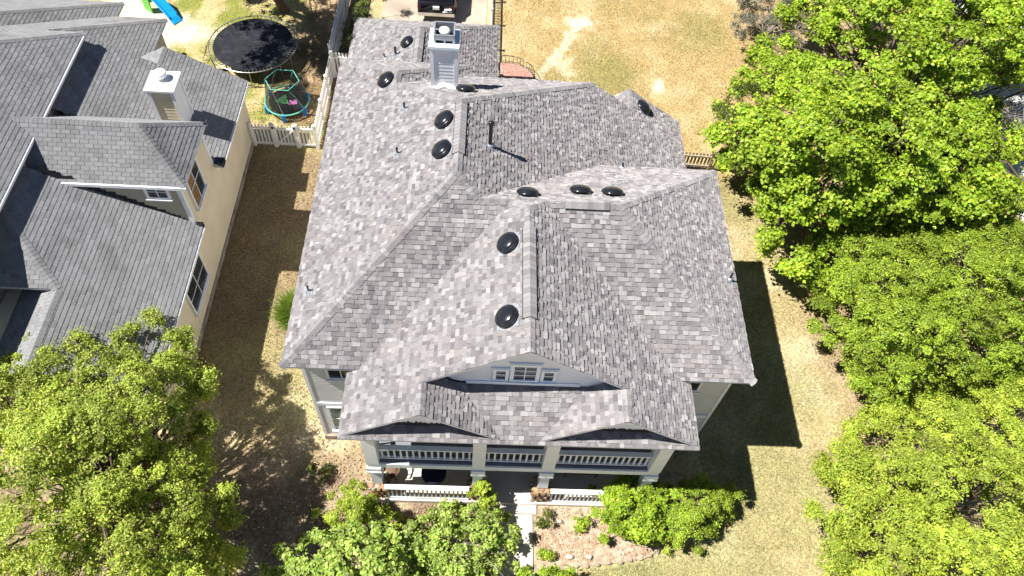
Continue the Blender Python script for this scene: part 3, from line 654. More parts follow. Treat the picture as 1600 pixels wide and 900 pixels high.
# ------------------------------------------------------------------ the garage behind it
gar = thing('garage', 'single-storey garage with grey shingle hip roof behind the chimney', 'garage', (-4.2, 16.5, 0))
GE = 3.3; zgw = lambda x, y: GE + k * (x + 7.5); zge = lambda x, y: GE + k * (-.85 - x); zgn = lambda x, y: GE + k * (19.65 - y)
gx = -4.175; gz = zgw(gx, 0); gyr = 19.65 - (gx + 7.5)
groof = build_roof(gar, [([(-7.5, 13.02), (gx, 13.02), (gx, gyr), (-7.5, 19.65)], zgw, Wd), ([(gx, 13.02), (-.85, 13.02), (-.85, 19.65), (gx, gyr)], zge, Ed), ([(-7.5, 19.65), (gx, gyr), (-.85, 19.65)], zgn, Nd)], 'arch', 'shingle', 0)
shingle_caps(groof, [((-7.5, 19.65, GE), (gx, gyr, gz), zgw, zgn), ((-.85, 19.65, GE), (gx, gyr, gz), zge, zgn), ((gx, 16.25, gz), (gx, gyr, gz), zgw, zge)], 'shingle')
ridge_vent(groof, (gx, 14.1, gz), (gx, 16.2, gz), zgw, zge, 'shingle')
MB().prism([(-7.1, 13.0), (-1.25, 13.0), (-1.25, 19.2), (-7.1, 19.2)], 0, 3.18).build('wall', 'wall', gar)
gd = MB().box(-6.4, -2.0, 19.2, 19.24, 0, 2.2).build('garage_door', 'white', gar)
for i in range(4): MB().box(-6.36, -2.04, 19.24, 19.26, .04 + i * .54, .54 + i * .54).build('door_panel', 'white', gd)
vent_can(gar, (-4.66, 15.68), zgw, .3)
vent_pipe(gar, (-5.67, 15.5), zgw, .22, .035); vent_pipe(gar, (-5.16, 15.3), zgw, .42, .05)

# ------------------------------------------------------------------ the cream neighbour house
nb = thing('house', 'cream stucco house with plain grey three-tab roofs and white chimney', 'house', (-16, 8, 0))
kn = .53
zn = lambda x, y: 3.29 - kn * (x + 11.62); zu = lambda x, y: 6.5 - kn * (x + 16.7); zun = lambda x, y: 6.5 + kn * (13.7 - y)
zds = lambda x, y: 5.52 + .87 * (y - 7.13); zdn = lambda x, y: 5.52 + .87 * (10.27 - y); zde = lambda x, y: 5.52 + .87 * (-11.63 - x)
zfs = lambda x, y: 4.96 + .475 * (y - 3.04); zfw = lambda x, y: 4.98 + kn * (x + 14.82); zn2 = lambda x, y: zn(-14.57, 0) + kn * (x + 14.57)
zve = lambda x, y: 3.0 + kn * (-16.08 - x); zvn = lambda x, y: 3.0 + kn * (19.2 - y); zwe = lambda x, y: 3.0 + kn * (-18.3 - x); zwn = lambda x, y: 3.0 + kn * (20.2 - y)
nplanes = [
    ([(-11.62, .2), (-11.62, 7.26), (-16.95, 7.26), (-16.95, 5.40), (-14.82, 3.1), (-14.82, .2)], zn, Ed),
    ([(-16.95, 5.40), (-14.82, 3.1), (-17.0, 3.1), (-17.0, 5.40)], zfs, Sd),
    ([(-14.82, 3.6), (-14.82, .2), (-17.0, .2), (-17.0, 3.6)], zfw, Wd),
    ([(-11.58, 10.14), (-11.58, 15.1), (-14.57, 15.1), (-14.57, 14.05), (-16.95, 14.05), (-16.95, 10.14)], zn, Ed),
    ([(-14.57, 13.8), (-14.57, 15.1), (-16.05, 15.1), (-16.05, 13.8)], zn2, Wd),
    ([(-11.63, 7.13), (-13.2, 8.7), (-18.4, 8.7), (-18.4, 7.13)], zds, Sd),
    ([(-11.63, 10.27), (-13.2, 8.7), (-18.4, 8.7), (-18.4, 10.27)], zdn, Nd),
    ([(-11.63, 7.13), (-13.2, 8.7), (-11.63, 10.27)], zde, Ed),
    ([(-16.7, 13.7), (-16.7, 7.8), (-18.7, 7.8), (-23, 7.8), (-23, 7.4)], zu, Ed),
    ([(-16.7, 7.9), (-16.7, -.5), (-23, -.5), (-23, 7.9)], zu, Ed),
    ([(-16.7, 13.7), (-23, 7.4), (-27, 7.4), (-27, 13.7)], zun, Nd),
    ([(-16.08, 14.0), (-16.08, 19.2), (-19.1, 16.18), (-19.1, 14.0)], zve, Ed),
    ([(-16.08, 19.2), (-27, 19.2), (-27, 13.2), (-22.08, 13.2)], zvn, Nd),
    ([(-18.3, 20.2), (-18.3, 19.2), (-22.3, 15.2), (-23.3, 15.2)], zwe, Ed),
    ([(-18.3, 20.2), (-23.3, 15.2), (-30, 15.2), (-30, 20.2)], zwn, Nd),
]
nroof = build_roof(nb, nplanes, 'plain', 'shingle_n', 300, .1)
nl = dict(tintf=plain_tint, lift=.016, exp=.15)
shingle_caps(nroof, [((-14.82, 3.1, zn(-14.82, 0)), (-16.95, 5.40, zn(-16.95, 0)), zn, zfs), ((-14.82, .2, zn(-14.82, 0)), (-14.82, 3.1, zn(-14.82, 0)), zn, zfw), ((-11.63, 7.13, 5.52), (-13.2, 8.7, 6.886), zds, zde), ((-11.63, 10.27, 5.52), (-13.2, 8.7, 6.886), zdn, zde),
    ((-13.2, 8.7, 6.886), (-18.0, 8.7, 6.886), zds, zdn), ((-16.7, 13.7, 6.5), (-23, 7.4, zu(-23, 0)), zu, zun), ((-16.08, 19.2, 3.0), (-19.1, 16.18, zve(-19.1, 0)), zve, zvn), ((-18.3, 20.2, 3), (-23.3, 15.2, zwe(-23.3, 0)), zwe, zwn), ((-14.57, 15.1, zn(-14.57, 0)), (-14.57, 14.05, zn(-14.57, 0)), zn, zn2)], 'shingle_n', **nl)
wl = MB()
wl.prism([(-11.9, .5), (-11.9, 7.25), (-16.9, 7.25), (-16.9, .5)], 0, lambda x, y: zn(x, y) - .14 if x > -14 else 4.2)
wl.prism([(-11.9, 7.252), (-11.9, 10.14), (-18.2, 10.14), (-18.2, 7.252)], 0, 5.42)
wl.prism([(-11.9, 10.142), (-11.9, 15.0), (-14.5, 15.0), (-14.5, 10.142)], 0, lambda x, y: zn(x, y) - .14)
wl.prism([(-14.5, 10.144), (-14.5, 14.0), (-16.6, 14.0), (-16.6, 10.144)], 0, lambda x, y: zn(x, y) - .14)
wl.prism([(-16.95, -.2), (-16.95, 7.3), (-22.9, 7.3), (-22.9, -.2)], 0, lambda x, y: zu(x, y) - .11); wl.prism([(-16.95, 7.302), (-16.95, 13.4), (-26, 13.4), (-26, 7.302)], 0, 6.4)
wl.prism([(-16.4, 13.42), (-16.4, 18.9), (-26, 18.9), (-26, 13.42)], 0, 3.0); wl.prism([(-18.6, 18.92), (-18.6, 19.9), (-28, 19.9), (-28, 18.92)], 0, 2.95)
wl.build('wall', 'cream', nb)
MB().box(-16.6, -11.96, 7.2, 7.249, 3.2, 5.41).build('dormer_wall', 'sage', nb)
MB().box(-11.93, -11.86, .45, 15.02, 0, .28).build('footing', 'found', nb)
for y0, y1 in ((7.19, 7.33), (10.06, 10.19)): MB().box(-12.02, -11.87, y0, y1, 3.2 if y0 < 9 else 3.45, 5.45).build('corner_board', 'white', nb)
MB().box(-11.83, -11.6, 7.12, 7.27, 3.2, 3.42).build('kick_flashing', 'black', nb)
MB().box(-11.87, -11.5, 10.16, 10.5, 3.22, 3.44).build('kick_flashing', 'black', nb)
MB().box(-12.1, -11.62, 10.12, 10.4, 5.5, 5.58).build('kick_flashing', 'black', nb)
flashing_shade(-16.3, -12.1, 7.1985, lambda x: zn(x, 0), lambda x: max(.03, .09 + .085 * (-12.1 - x)), step=.12, parent=nb)
def gutter(y0, y1, x, z): MB().box(x, x + .05, y0, y1, z - .12, z - .02).build('gutter', 'white', nb)
gutter(.2, 7.2, -11.615, 3.27); gutter(10.2, 15.08, -11.575, 3.25)
MB().box(-16.7, -16.64, -.5, 13.6, 6.38, 6.48).build('gutter', 'white', nb)
MB().box(-16.3, -11.6, 7.06, 7.125, 5.38, 5.51).build('fascia', 'white', nb)
w1 = window(nb, (-11.87, 7.76, 3.64), Y, Z, X, 1.12, 1.78, 2, 1, 'glassb', fw=.07)
for o_ in [c for c in w1.children if c.name.startswith('pane')][1:]: o_.data.materials[0] = M['glass']
MB().obox((-11.84, 7.76, 4.5), (.02, 0, 0), (0, 1.12, 0), (0, 0, .04)).build('glazing_bar', 'white', w1)
window(nb, (-11.87, 4.67, 1.2), Y, Z, X, 1.78, 1.33, 2, 2, 'glass', fw=.07)
window(nb, (-13.05, 7.2, 4.86), X, Z, -Y, .66, .55, 2, 2, 'glass', fw=.1)
nc = MB().box(-13.92, -12.98, 11.36, 12.3, 3.6, 5.92).build('chimney', 'white', nb)
for i in range(9): MB().obox((-13.8, 11.36, 4.36 + i * .16), (.7, 0, 0), (0, -.013, 0), (0, .009, .16)).build('board', 'cream', nc)
cbd = MB()
for x in (-13.95, -13.09): cbd.box(x, x + .14, 11.31, 11.45, 4.0, 5.92)
cbd.box(-12.99, -12.95, 12.2, 12.33, 4.0, 5.92); cbd.build('corner_board', 'white', nc)
MB().box(-14.0, -12.9, 11.27, 12.38, 5.92, 6.0).build('chase_cover', 'white', nc)
MB().lathe((-13.5, 11.95, 6.0), [(.13, 0), (.13, .16), (.24, .17), (.24, .3), (.2, .33), (.05, .35)], 22).build('flue_cap', 'white', nc, True)
MB().obox((-12.98, 10.5, 4.1), (.5, 0, -.26), (0, .3, 0), (0, 0, .1)).build('saddle_flashing', 'flash', nb)
vent_pipe(nb, (-17.7, 8.95 - 1.9), zu, .3, .04)

# ------------------------------------------------------------------ fences
def picket_fence(name, label, a, b, h, mat, pw, gap, post_every, rails, thick=.022, solid=False, group=None, posts_at=None):
    a3, b3 = Vector((*a, 0)), Vector((*b, 0)); d = b3 - a3; L = d.length; d.normalize(); s = Vector((-d.y, d.x, 0))
    t = thing(name, label, 'fence', a3, group)
    npst = max(1, round(L / post_every)); psrc = None
    for i in range(npst + 1):
        p = a3 + d * (L * i / npst)
        if psrc is None:
            q = MB().box(-.055, .055, -.055, .055, 0, h + .08); q.box(-.07, .07, -.07, .07, h + .08, h + .11); psrc = q.build('post', mat, t); psrc.location = p
        else: inst('post', psrc, p, t)
    for z in rails: MB().obox(a3 - s * .02 + Z * z, d * L, s * .04, Z * .1).build('rail', mat, t)
    n = int(L / (pw + gap)); src = None
    dx, sx = d * pw, s * thick
    for i in range(n):
        p = a3 + d * ((i + .5) * L / n - pw / 2) + s * .024
        if src is None:
            q = MB().obox((0, 0, .06), dx, sx, (0, 0, h - .06)); src = q.build('picket', mat, t); src.location = p
        else: inst('picket', src, p, t)
    return t
picket_fence('picket_fence', 'white picket panel beside the cream house wall, left of the gate', (-11.8, 14.48), (-10.86, 14.48), 1.3, 'vinyl', .075, .075, 1.0, (.15, 1.1))
gt = picket_fence('garden_gate', 'white picket gate with diagonal brace and black hinges', (-10.8, 14.48), (-9.85, 14.48), 1.25, 'vinyl', .075, .075, 1.0, (.15, 1.05)); gt['category'] = 'gate'
MB().obox((-10.76, 14.43, .2), (.9, 0, .9), (0, -.03, 0), (0, 0, .09)).build('brace', 'vinyl', gt)
for x in (-10.84, -9.9): MB().box(x, x + .1, 14.38, 14.43, 1.2, 1.28).build('hinge', 'black', gt)
picket_fence('picket_fence', 'short white picket panel between gate and long corner fence', (-9.79, 14.48), (-8.98, 14.48), 1.3, 'vinyl', .075, .075, .8, (.15, 1.1))
picket_fence('picket_fence', 'long white picket fence running back beside the house roof', (-8.93, 14.48), (-8.9, 19.4), 1.35, 'vinyl', .085, .06, 1.9, (.15, .65, 1.15))
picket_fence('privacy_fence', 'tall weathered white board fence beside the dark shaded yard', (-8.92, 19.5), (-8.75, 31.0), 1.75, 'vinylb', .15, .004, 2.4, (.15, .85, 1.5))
picket_fence('picket_fence', 'stub of white pickets joining the board fence to the garage', (-8.85, 19.3), (-7.75, 19.25), 1.5, 'vinyl', .085, .06, 1.1, (.2, 1.2))
picket_fence('picket_fence', 'white picket fence between the driveway and straw lawn', (-1.2, 19.9), (-1.2, 32.0), 1.0, 'vinyl', .06, .075, 2.2, (.15, .82))
picket_fence('picket_fence', 'weathered wooden fence at the corner of the side lawn under trees', (7.4, 14.35), (11.0, 14.2), 1.05, 'wood', .09, .07, 1.8, (.2, .8))

# ------------------------------------------------------------------ brick patio with iron rail
pc = (-.35, 19.75)
pat = MB().prism([(pc[0], pc[1] - .6)] + [(pc[0] + 1.45 * math.cos(t), pc[1] + 1.25 * math.sin(t)) for t in np.linspace(-.45, math.pi * .62, 18)], -.02, .09).build('patio', 'found', None, kind='structure')
for i in range(-8, 15):
    for j in range(-6, 14):
        x = pc[0] + i * .112 + (.056 if j % 2 else 0); y = pc[1] + j * .1; r = math.hypot((x - pc[0]) / 1.42, (y - pc[1]) / 1.22); a = math.atan2(y - pc[1], x - pc[0])
        if r < .95 and -.4 < a < 1.9:
            g_ = random.uniform(.8, 1.2); MB().box(x - .05, x + .05, y - .044, y + .044, .08, .1 + random.uniform(0, .006), (.42 * g_, .22 * g_, .17 * g_)).build('brick', 'brick', pat)
ir = thing('iron_railing', 'low curved black iron rail round the brick patio', 'railing', (pc[0], pc[1], 0))
arc = [Vector((pc[0] + 1.4 * math.cos(t), pc[1] + 1.2 * math.sin(t), .55)) for t in np.linspace(-.1, 1.75, 14)]
MB().path(arc, .018).build('top_rail', 'black', ir); MB().path([p - Z * .35 for p in arc], .014).build('bottom_rail', 'black', ir)
for p in arc: MB().tube(p - Z * .55, p, .012).build('upright', 'black', ir)

# ------------------------------------------------------------------ trampolines and toys
tr = thing('trampoline', 'large round black trampoline with bare steel springs in the backyard', 'trampoline', (-12.85, 20.4, 0))
tc_, ta, tz = Vector((-12.85, 20.4, 0)), 2.13, .9
MB().lathe(tc_ + Z * tz, [(ta - .2, -.012), (ta - .2, 0), (1.2, -.012), (.02, -.03)][::-1], 56).build('mat', 'mat_tr', tr)
ring = [tc_ + Vector((ta * math.cos(t), ta * math.sin(t), tz + .01)) for t in np.linspace(0, 2 * math.pi, 49)]
MB().path(ring, .026, 7).build('rim', 'steel', tr)
ssrc = None
for i in range(72):
    t = 2 * math.pi * i / 72; p = tc_ + Vector((math.cos(t) * (ta - .22), math.sin(t) * (ta - .22), tz - .004)); q = tc_ + Vector((math.cos(t) * ta, math.sin(t) * ta, tz + .01))
    MB().tube(p, q, .012, .012, 5).build('spring', 'steel', tr)
for i in range(6):
    t = 2 * math.pi * i / 6 + .3; p = tc_ + Vector((math.cos(t) * ta, math.sin(t) * ta, 0)); q = tc_ + Vector((math.cos(t + .16) * ta, math.sin(t + .16) * ta, 0)); r_ = tc_ + Vector((math.cos(t + .32) * ta, math.sin(t + .32) * ta, 0))
    MB().path([p + Z * tz, p + Z * .05, r_ + Z * .05, r_ + Z * tz], .022).build('leg', 'steel', tr)
ld = MB(); l0 = tc_ + Vector((-ta - .05, -.15, 0))
for dy in (-.2, .2): ld.path([l0 + Vector((-.42, dy, 0)), l0 + Vector((0, dy, tz + .02))], .018)
for f_ in (.3, .55, .8): ld.tube(l0 + Vector((-.42 + .42 * f_, -.2, tz * f_)), l0 + Vector((-.42 + .42 * f_, .2, tz * f_)), .016)
ld.build('ladder', 'steel', tr)
st = thing('trampoline', 'small netted toddler trampoline with blue feet and green pink mat', 'trampoline', (-10.75, 17.1, 0))
c0 = Vector((-10.75, 17.1, 0)); rr_ = 1.02; hz = .38; hh = 1.62
hexa = [c0 + Vector((rr_ * math.cos(t), rr_ * math.sin(t), 0)) for t in [math.pi / 6 + math.pi / 3 * i for i in range(6)]]
def rnd_corner(rad, z, n=36): return [c0 + Vector((rad * math.cos(t), rad * math.sin(t), z)) for t in np.linspace(0, 2 * math.pi, n + 1)]
MB().path(rnd_corner(rr_, hz), .04, 7).build('rim', 'teal', st); MB().lathe(c0 + Z * hz, [(.02, -.03), (.85, -.012), (.85, 0), (.02, -.018)], 36).build('mat', 'mat_tr', st)
MB().prism([(c0.x - .6, c0.y - .1), (c0.x - .1, c0.y - .25), (c0.x + .1, c0.y - .2), (c0.x - .12, c0.y + .42)], hz - .01, hz + .004).build('green_panel', 'greenm', st)
MB().prism([(c0.x + .13, c0.y - .3), (c0.x + .5, c0.y - .2), (c0.x + .45, c0.y + .12), (c0.x + .1, c0.y + .05)], hz - .01, hz + .004).build('pink_panel', 'pink', st)
topr = rnd_corner(.78, hh, 6)
MB().path(topr, .024, 6).build('top_hoop', 'teal', st)
for i in range(6):
    b_ = c0 + (hexa[i] - c0) * .98; tp = topr[i]
    MB().path([b_ + Z * hz, b_ * .5 + tp * .5 + Z * .32, tp], .02).build('pole', 'teal' if i % 2 else 'steel', st)
    MB().box(hexa[i].x - .075, hexa[i].x + .075, hexa[i].y - .075, hexa[i].y + .075, 0, hz + .03).build('leg', 'blue', st)
nv, nf, uv = [], [], []
lo_ = rnd_corner(.95, hz, 24); hi_ = []
for p in lo_:
    d_ = (p - c0); d_.z = 0; d_.normalize(); hi_.append(c0 + d_ * .8 + Z * hh)
me = bpy.data.meshes.new('net'); vs = [tuple(p) for p in lo_] + [tuple(p) for p in hi_]; nn = len(lo_)
me.from_pydata(vs, [], [(i, i + 1, nn + i + 1, nn + i) for i in range(nn - 1)]); me.materials.append(M['net'])
ul = me.uv_layers.new(name='UVMap')
for pl in me.polygons:
    for li, (uu, vv) in zip(pl.loop_indices, ((0, 0), (1, 0), (1, 1), (0, 1))): ul.data[li].uv = ((pl.index + uu) * .25, vv * 1.25)
link('net', me, st)
sl_ = thing('toy_slide', 'bright blue plastic toy slide with green side panels', 'slide', (-18.2, 23.4, 0))
ch_ = MB(); p0, p1 = Vector((-18.62, 23.75, 1.0)), Vector((-17.55, 22.95, .18)); dv = p1 - p0; sv = Vector((dv.y, -dv.x, 0)).normalized()
ch_.obox(p0 - sv * .22, dv, sv * .44, Z * .04); ch_.obox(p0 - sv * .26, dv, sv * .05, Z * .16); ch_.obox(p0 + sv * .21, dv, sv * .05, Z * .16); ch_.obox(p1 - sv * .26, dv.normalized() * .3 - Z * .05, sv * .52, Z * .05)
ch_.build('chute', 'bluel', sl_)
for s_ in (-.3, .3): MB().obox(p0 + sv * s_ - Vector((.45, -.3, 1.0)), (.5, -.35, 0), sv * .06, Z * 1.05).build('side_panel', 'greenp', sl_)
MB().obox(p0 - sv * .28 - Vector((.3, -.22, .5)), (.25, -.18, 0), sv * .56, Z * .06).build('step', 'greenp', sl_)

# ------------------------------------------------------------------ black vehicle on the drive (tail towards the garage)
car = thing('parked_car', 'black vehicle parked on the drive with its tail to the garage', 'car', (-4.12, 26.5, 0))
cx, cy0 = -4.12, 24.02; hw = 1.0
def loft(secs):
    """body from cross sections along y: [(y, half width, z low, z high, roundness)]"""
    mb = MB(); n = 12; vs = []
    for y, h, z0, z1, rd in secs:
        pr = [(-h, z0 + rd), (-h + rd * .5, z0), (h - rd * .5, z0), (h, z0 + rd), (h + .02, (z0 + z1) / 2), (h, z1 - rd), (h - rd * .35, z1 - rd * .3), (h - rd, z1), (-h + rd, z1), (-h + rd * .35, z1 - rd * .3), (-h, z1 - rd), (-h - .02, (z0 + z1) / 2)]
        vs += [(cx + a, y, b) for a, b in pr]
    fs = [(j * n + i, j * n + (i + 1) % n, (j + 1) * n + (i + 1) % n, (j + 1) * n + i) for j in range(len(secs) - 1) for i in range(n)]
    fs += [tuple(range(n)), tuple(reversed(range((len(secs) - 1) * n, len(secs) * n)))]
    return mb.add(vs, fs)
bodyo = loft([(cy0 + .06, .93, .5, 1.0, .1), (cy0 + .16, .98, .42, 1.08, .12), (cy0 + 1.2, hw, .38, 1.12, .12), (cy0 + 3.4, hw, .38, 1.12, .12), (cy0 + 4.6, .97, .4, 1.05, .16), (cy0 + 5.05, .88, .48, .9, .16)]).build('body', 'carpaint', car, True)
loft([(cy0 + .25, .86, 1.06, 1.12, .03), (cy0 + .55, .8, 1.06, 1.72, .1), (cy0 + 2.6, .8, 1.06, 1.76, .1), (cy0 + 3.5, .84, 1.06, 1.16, .04)]).build('cabin', 'carpaint', car, True)
MB().add([(cx - .7, cy0 + .33, 1.2), (cx + .7, cy0 + .33, 1.2), (cx + .64, cy0 + .53, 1.62), (cx - .64, cy0 + .53, 1.62)], [(0, 1, 2, 3)]).build('rear_window', 'glass', car)
MB().box(cx - .96, cx + .96, cy0 - .1, cy0 + .14, .42, .62).build('bumper', 'chrome', car)
for s_ in (-1, 1):
    MB().box(cx + s_ * .87 - .07, cx + s_ * .87 + .07, cy0 + .02, cy0 + .1, .72, 1.0).build('tail_light', 'redlens', car)
    MB().box(cx + s_ * 1.04 - .09, cx + s_ * 1.04 + .09, cy0 + 3.2, cy0 + 3.36, 1.1, 1.28).build('mirror', 'carpaint', car)
    for yy in (cy0 + .95, cy0 + 4.0):
        tw = MB().lathe((cx + s_ * .78, yy, .36), [(.2, 0), (.35, .01), (.36, .05), (.36, .19), (.34, .22), (.2, .225)], 22, (s_, 0, 0)).build('wheel', 'tyre', car, True)
        MB().lathe((cx + s_ * .995, yy, .36), [(.21, 0), (.19, .02), (.05, .03)], 16, (s_, 0, 0)).build('rim', 'chrome', tw)
pl_ = MB().box(cx - .17, cx + .17, cy0 - .012, cy0 + .06, .76, .92).build('number_plate', 'plate', car)

# ------------------------------------------------------------------ porch furniture
tb = thing('porch_table', 'round dark navy table on the lower porch behind the railing', 'table', (-2.62, -1.12, .22))
MB().lathe((-2.62, -1.12, .93), [(.41, -.3), (.43, -.02), (.42, .02), (.1, .03)], 30).build('table_top', 'navy', tb, True); MB().lathe((-2.62, -1.12, .22), [(.25, 0), (.05, .05), (.05, .7)], 14).build('pedestal', 'black', tb)
ca = thing('porch_chair', 'curved wicker armchair in the sunlit corner of the lower porch', 'chair', (-4.12, -1.0, .22)); cc = Vector((-4.12, -1.0, .22))
MB().lathe(cc + Z * .38, [(.26, 0), (.3, .02), (.3, .07), (.05, .09)], 20).build('seat', 'wicker', ca, True)
bk = [cc + Vector((.32 * math.cos(t), .32 * math.sin(t), .62 + .22 * math.sin(max(0, min(math.pi, t))))) for t in np.linspace(-.6, math.pi + .6, 18)]
MB().path(bk, .03).build('arm_rail', 'wicker', ca)
for p in bk[::2]: MB().tube(Vector((p.x, p.y, .63)), p, .014).build('slat', 'wicker', ca)
for i in range(4): t = math.pi / 4 + i * math.pi / 2; MB().tube(cc + Vector((.25 * math.cos(t), .25 * math.sin(t), 0)), cc + Vector((.22 * math.cos(t), .22 * math.sin(t), .4)), .022).build('leg', 'wicker', ca)
bn = thing('porch_bench', 'bench with dark red cushion in the shade of the lower porch', 'bench', (2.5, -.7, .22))
MB().box(1.9, 3.1, -.95, -.5, .59, .64).build('seat', 'wicker', bn); MB().box(1.93, 3.07, -.93, -.52, .64, .74).build('cushion', 'red', bn); MB().box(1.9, 3.1, -.5, -.45, .64, 1.07).build('backrest', 'wicker', bn)
for x, y in ((1.93, -.92), (3.03, -.92), (1.93, -.52), (3.03, -.52)): MB().box(x, x + .05, y, y + .05, .22, .59).build('leg', 'wicker', bn)
dm = MB().box(-.45, .4, -.25, .3, .22, .24).build('doormat', 'wicker'); tag(dm, 'brown doormat before the front door in the porch shade', 'mat')

# ------------------------------------------------------------------ plants
def unit(a): return a / np.maximum(np.linalg.norm(a, axis=-1, keepdims=True), 1e-9)
def leaves_np(cen, out, size, col, colvar, droop=.3, wratio=.55):
    """cen (n,3), out (n,3) preferred normals -> folded diamond leaves"""
    n = len(cen)
    nrm = unit(out * .7 + np.array([0, 0, .55]) + rng.normal(0, .45, (n, 3)))
    t = unit(np.cross(nrm, rng.normal(0, 1, (n, 3)))); b = np.cross(nrm, t)
    L = (size * rng.uniform(.65, 1.25, n))[:, None]; W = L * wratio * .5
    tip = cen + t * L * .55 - np.array([0, 0, 1.0]) * (L * droop * .3); base = cen - t * L * .45
    mid = cen + t * L * .05 + nrm * L * .0
    v0, v1, v2, v3 = base, mid + b * W + nrm * W * .35, tip, mid - b * W + nrm * W * .35
    V = np.stack([v0, v1, v2, v3], 1).reshape(-1, 3); i = np.arange(n)[:, None] * 4
    F = np.concatenate([i + np.array([0, 1, 2]), i + np.array([0, 2, 3])], 1).reshape(-1, 3)
    k_ = np.exp(rng.normal(0, colvar, n))[:, None]; mix = rng.random(n)[:, None] ** 1.5
    c = (np.array(col[0]) * (1 - mix) + np.array(col[1]) * mix) * k_
    return V, F, np.repeat(np.clip(c, 0, .8), 2, 0)
def clump_tree(name, label, cat, base, lobes, nclump, nleaf, crad, size, cols, trunk_r=.18, colvar=.22, bark='bark', group=None, up_bias=.45, fork=.35, droop=.3, wratio=.55, extra_twigs=0, flat=.42):
    """lobes: [(x, y, z, r)]: each limb ends in a lobe; clumps cover a lobe's upper and outer side; leaves cover the clumps"""
    base = Vector(base); t = thing(name, label, cat, base, group)
    lob = np.array(lobes, float); ctr = lob[:, :3].mean(0)
    # wood
    w_ = MB(); top = Vector(ctr) * 1.0; top.z = base.z + (ctr[2] - base.z) * fork
    top.x = base.x + (ctr[0] - base.x) * .4; top.y = base.y + (ctr[1] - base.y) * .4
    m1 = base.lerp(top, .5) + Vector((random.uniform(-.1, .1), random.uniform(-.1, .1), 0)) * trunk_r * 4
    w_.tube(base - Z * .1, m1, trunk_r * 1.25, trunk_r, 8); w_.tube(m1, top, trunk_r, trunk_r * .8, 8)
    w_.build('trunk', bark, t)
    br = MB(); tips = []
    for x, y, z, r in lobes:
        e = Vector((x, y, z)); st_ = top.lerp(m1, random.uniform(0, .4)); md = st_.lerp(e, .5) + Vector((random.uniform(-.15, .15), random.uniform(-.15, .15), random.uniform(0, .25))) * (e - st_).length
        rr = trunk_r * random.uniform(.14, .28)
        br.tube(st_, md, rr, rr * .65, 5, False); br.tube(md, e, rr * .65, rr * .3, 5, False)
        for _ in range(4):
            d = Vector((random.gauss(0, 1), random.gauss(0, 1), random.gauss(.4, .8))).normalized(); br.tube(e, e + d * r * .85, rr * .28, rr * .08, 4, False)
        for _ in range(extra_twigs):
            d = Vector((random.gauss(0, 1), random.gauss(0, 1), random.gauss(.5, .6))).normalized(); a_ = e + d * r * .3; br.tube(a_, a_ + d * r * 1.0, .012, .004, 4, False)
    br.build('limbs', bark, t)
    n = len(lob); tot = n * nclump
    li = np.repeat(np.arange(n), nclump)
    d = rng.normal(0, 1, (tot, 3)); outw = unit(lob[li, :3] - ctr); d = unit(unit(d) + outw * .35 + np.array([0, 0, up_bias]))
    rad = lob[li, 3] * rng.uniform(.6, 1.12, tot)
    cc_ = lob[li, :3] + d * rad[:, None] * np.array([1, 1, .8])
    cr = crad * rng.uniform(.6, 1.35, tot); ctone = np.exp(rng.normal(0, .12, tot) + rng.normal(0, .13, n)[li])
    cnt = np.maximum(4, (nleaf * rng.uniform(.35, 1.65, tot) * np.clip(lob[li, 3] / np.median(lob[:, 3]), .3, 1.3)).astype(int))
    ci = np.repeat(np.arange(tot), cnt)
    e = unit(rng.normal(0, 1, (len(ci), 3)) + np.array([0, 0, .35])); rr2 = np.abs(rng.normal(0, .5, len(ci))) + .15
    pos = cc_[ci] + e * (cr[ci] * rr2)[:, None] * np.array([1, 1, flat])
    keep = pos[:, 2] > .05; pos = pos[keep]; e = e[keep]; ci = ci[keep]
    V, F, T = leaves_np(pos, e * .6 + d[ci] * .5, size, cols, colvar, droop, wratio)
    T = T * np.repeat(ctone[ci], 2)[:, None]
    np_mesh('crown', V, F, np.clip(T, 0, .85), 'leaf', t)
    return t
def ellip_lobes(c, r, n, lr, zmin=-.35, seed=0, inner=.55):
    g_ = np.random.default_rng(seed); out = []
    while len(out) < n:
        d = g_.normal(0, 1, 3); d /= np.linalg.norm(d)
        if d[2] < zmin: continue
        b_ = .8 + .22 * math.sin(2.3 * d[0] * 2 + seed) + .2 * math.sin(3.1 * d[1] * 2 + 1.7 * seed) + .14 * math.sin(9 * d[0] - 7 * d[1] + seed)   # a lumpy outline
        q = g_.uniform(inner, 1.0) * min(1.12, b_ + .12); out.append((c[0] + d[0] * q * r[0], c[1] + d[1] * q * r[1], c[2] + d[2] * q * r[2], g_.uniform(*lr) * g_.choice([.6, .85, 1, 1.15])))
    for _ in range(n // 4):                                # sprigs that break the outline
        d = g_.normal(0, 1, 3); d /= np.linalg.norm(d); d[2] = abs(d[2]) * .8 - .1; q = g_.uniform(.98, 1.16)
        out.append((c[0] + d[0] * q * r[0], c[1] + d[1] * q * r[1], c[2] + d[2] * q * r[2], lr[0] * g_.uniform(.3, .55)))
    return out
BRIGHT = ((.21, .35, .024), (.44, .53, .05)); MID = ((.2, .32, .028), (.40, .47, .05)); YEL = ((.27, .38, .035), (.48, .53, .08)); OLIVE = ((.09, .13, .022), (.19, .22, .04)); GREY = ((.17, .175, .12), (.32, .31, .25)); LIVEOAK = ((.24, .34, .04), (.56, .60, .12)); BIGL = ((.23, .36, .05), (.5, .58, .16))
TG = 'trees along the right-hand side'
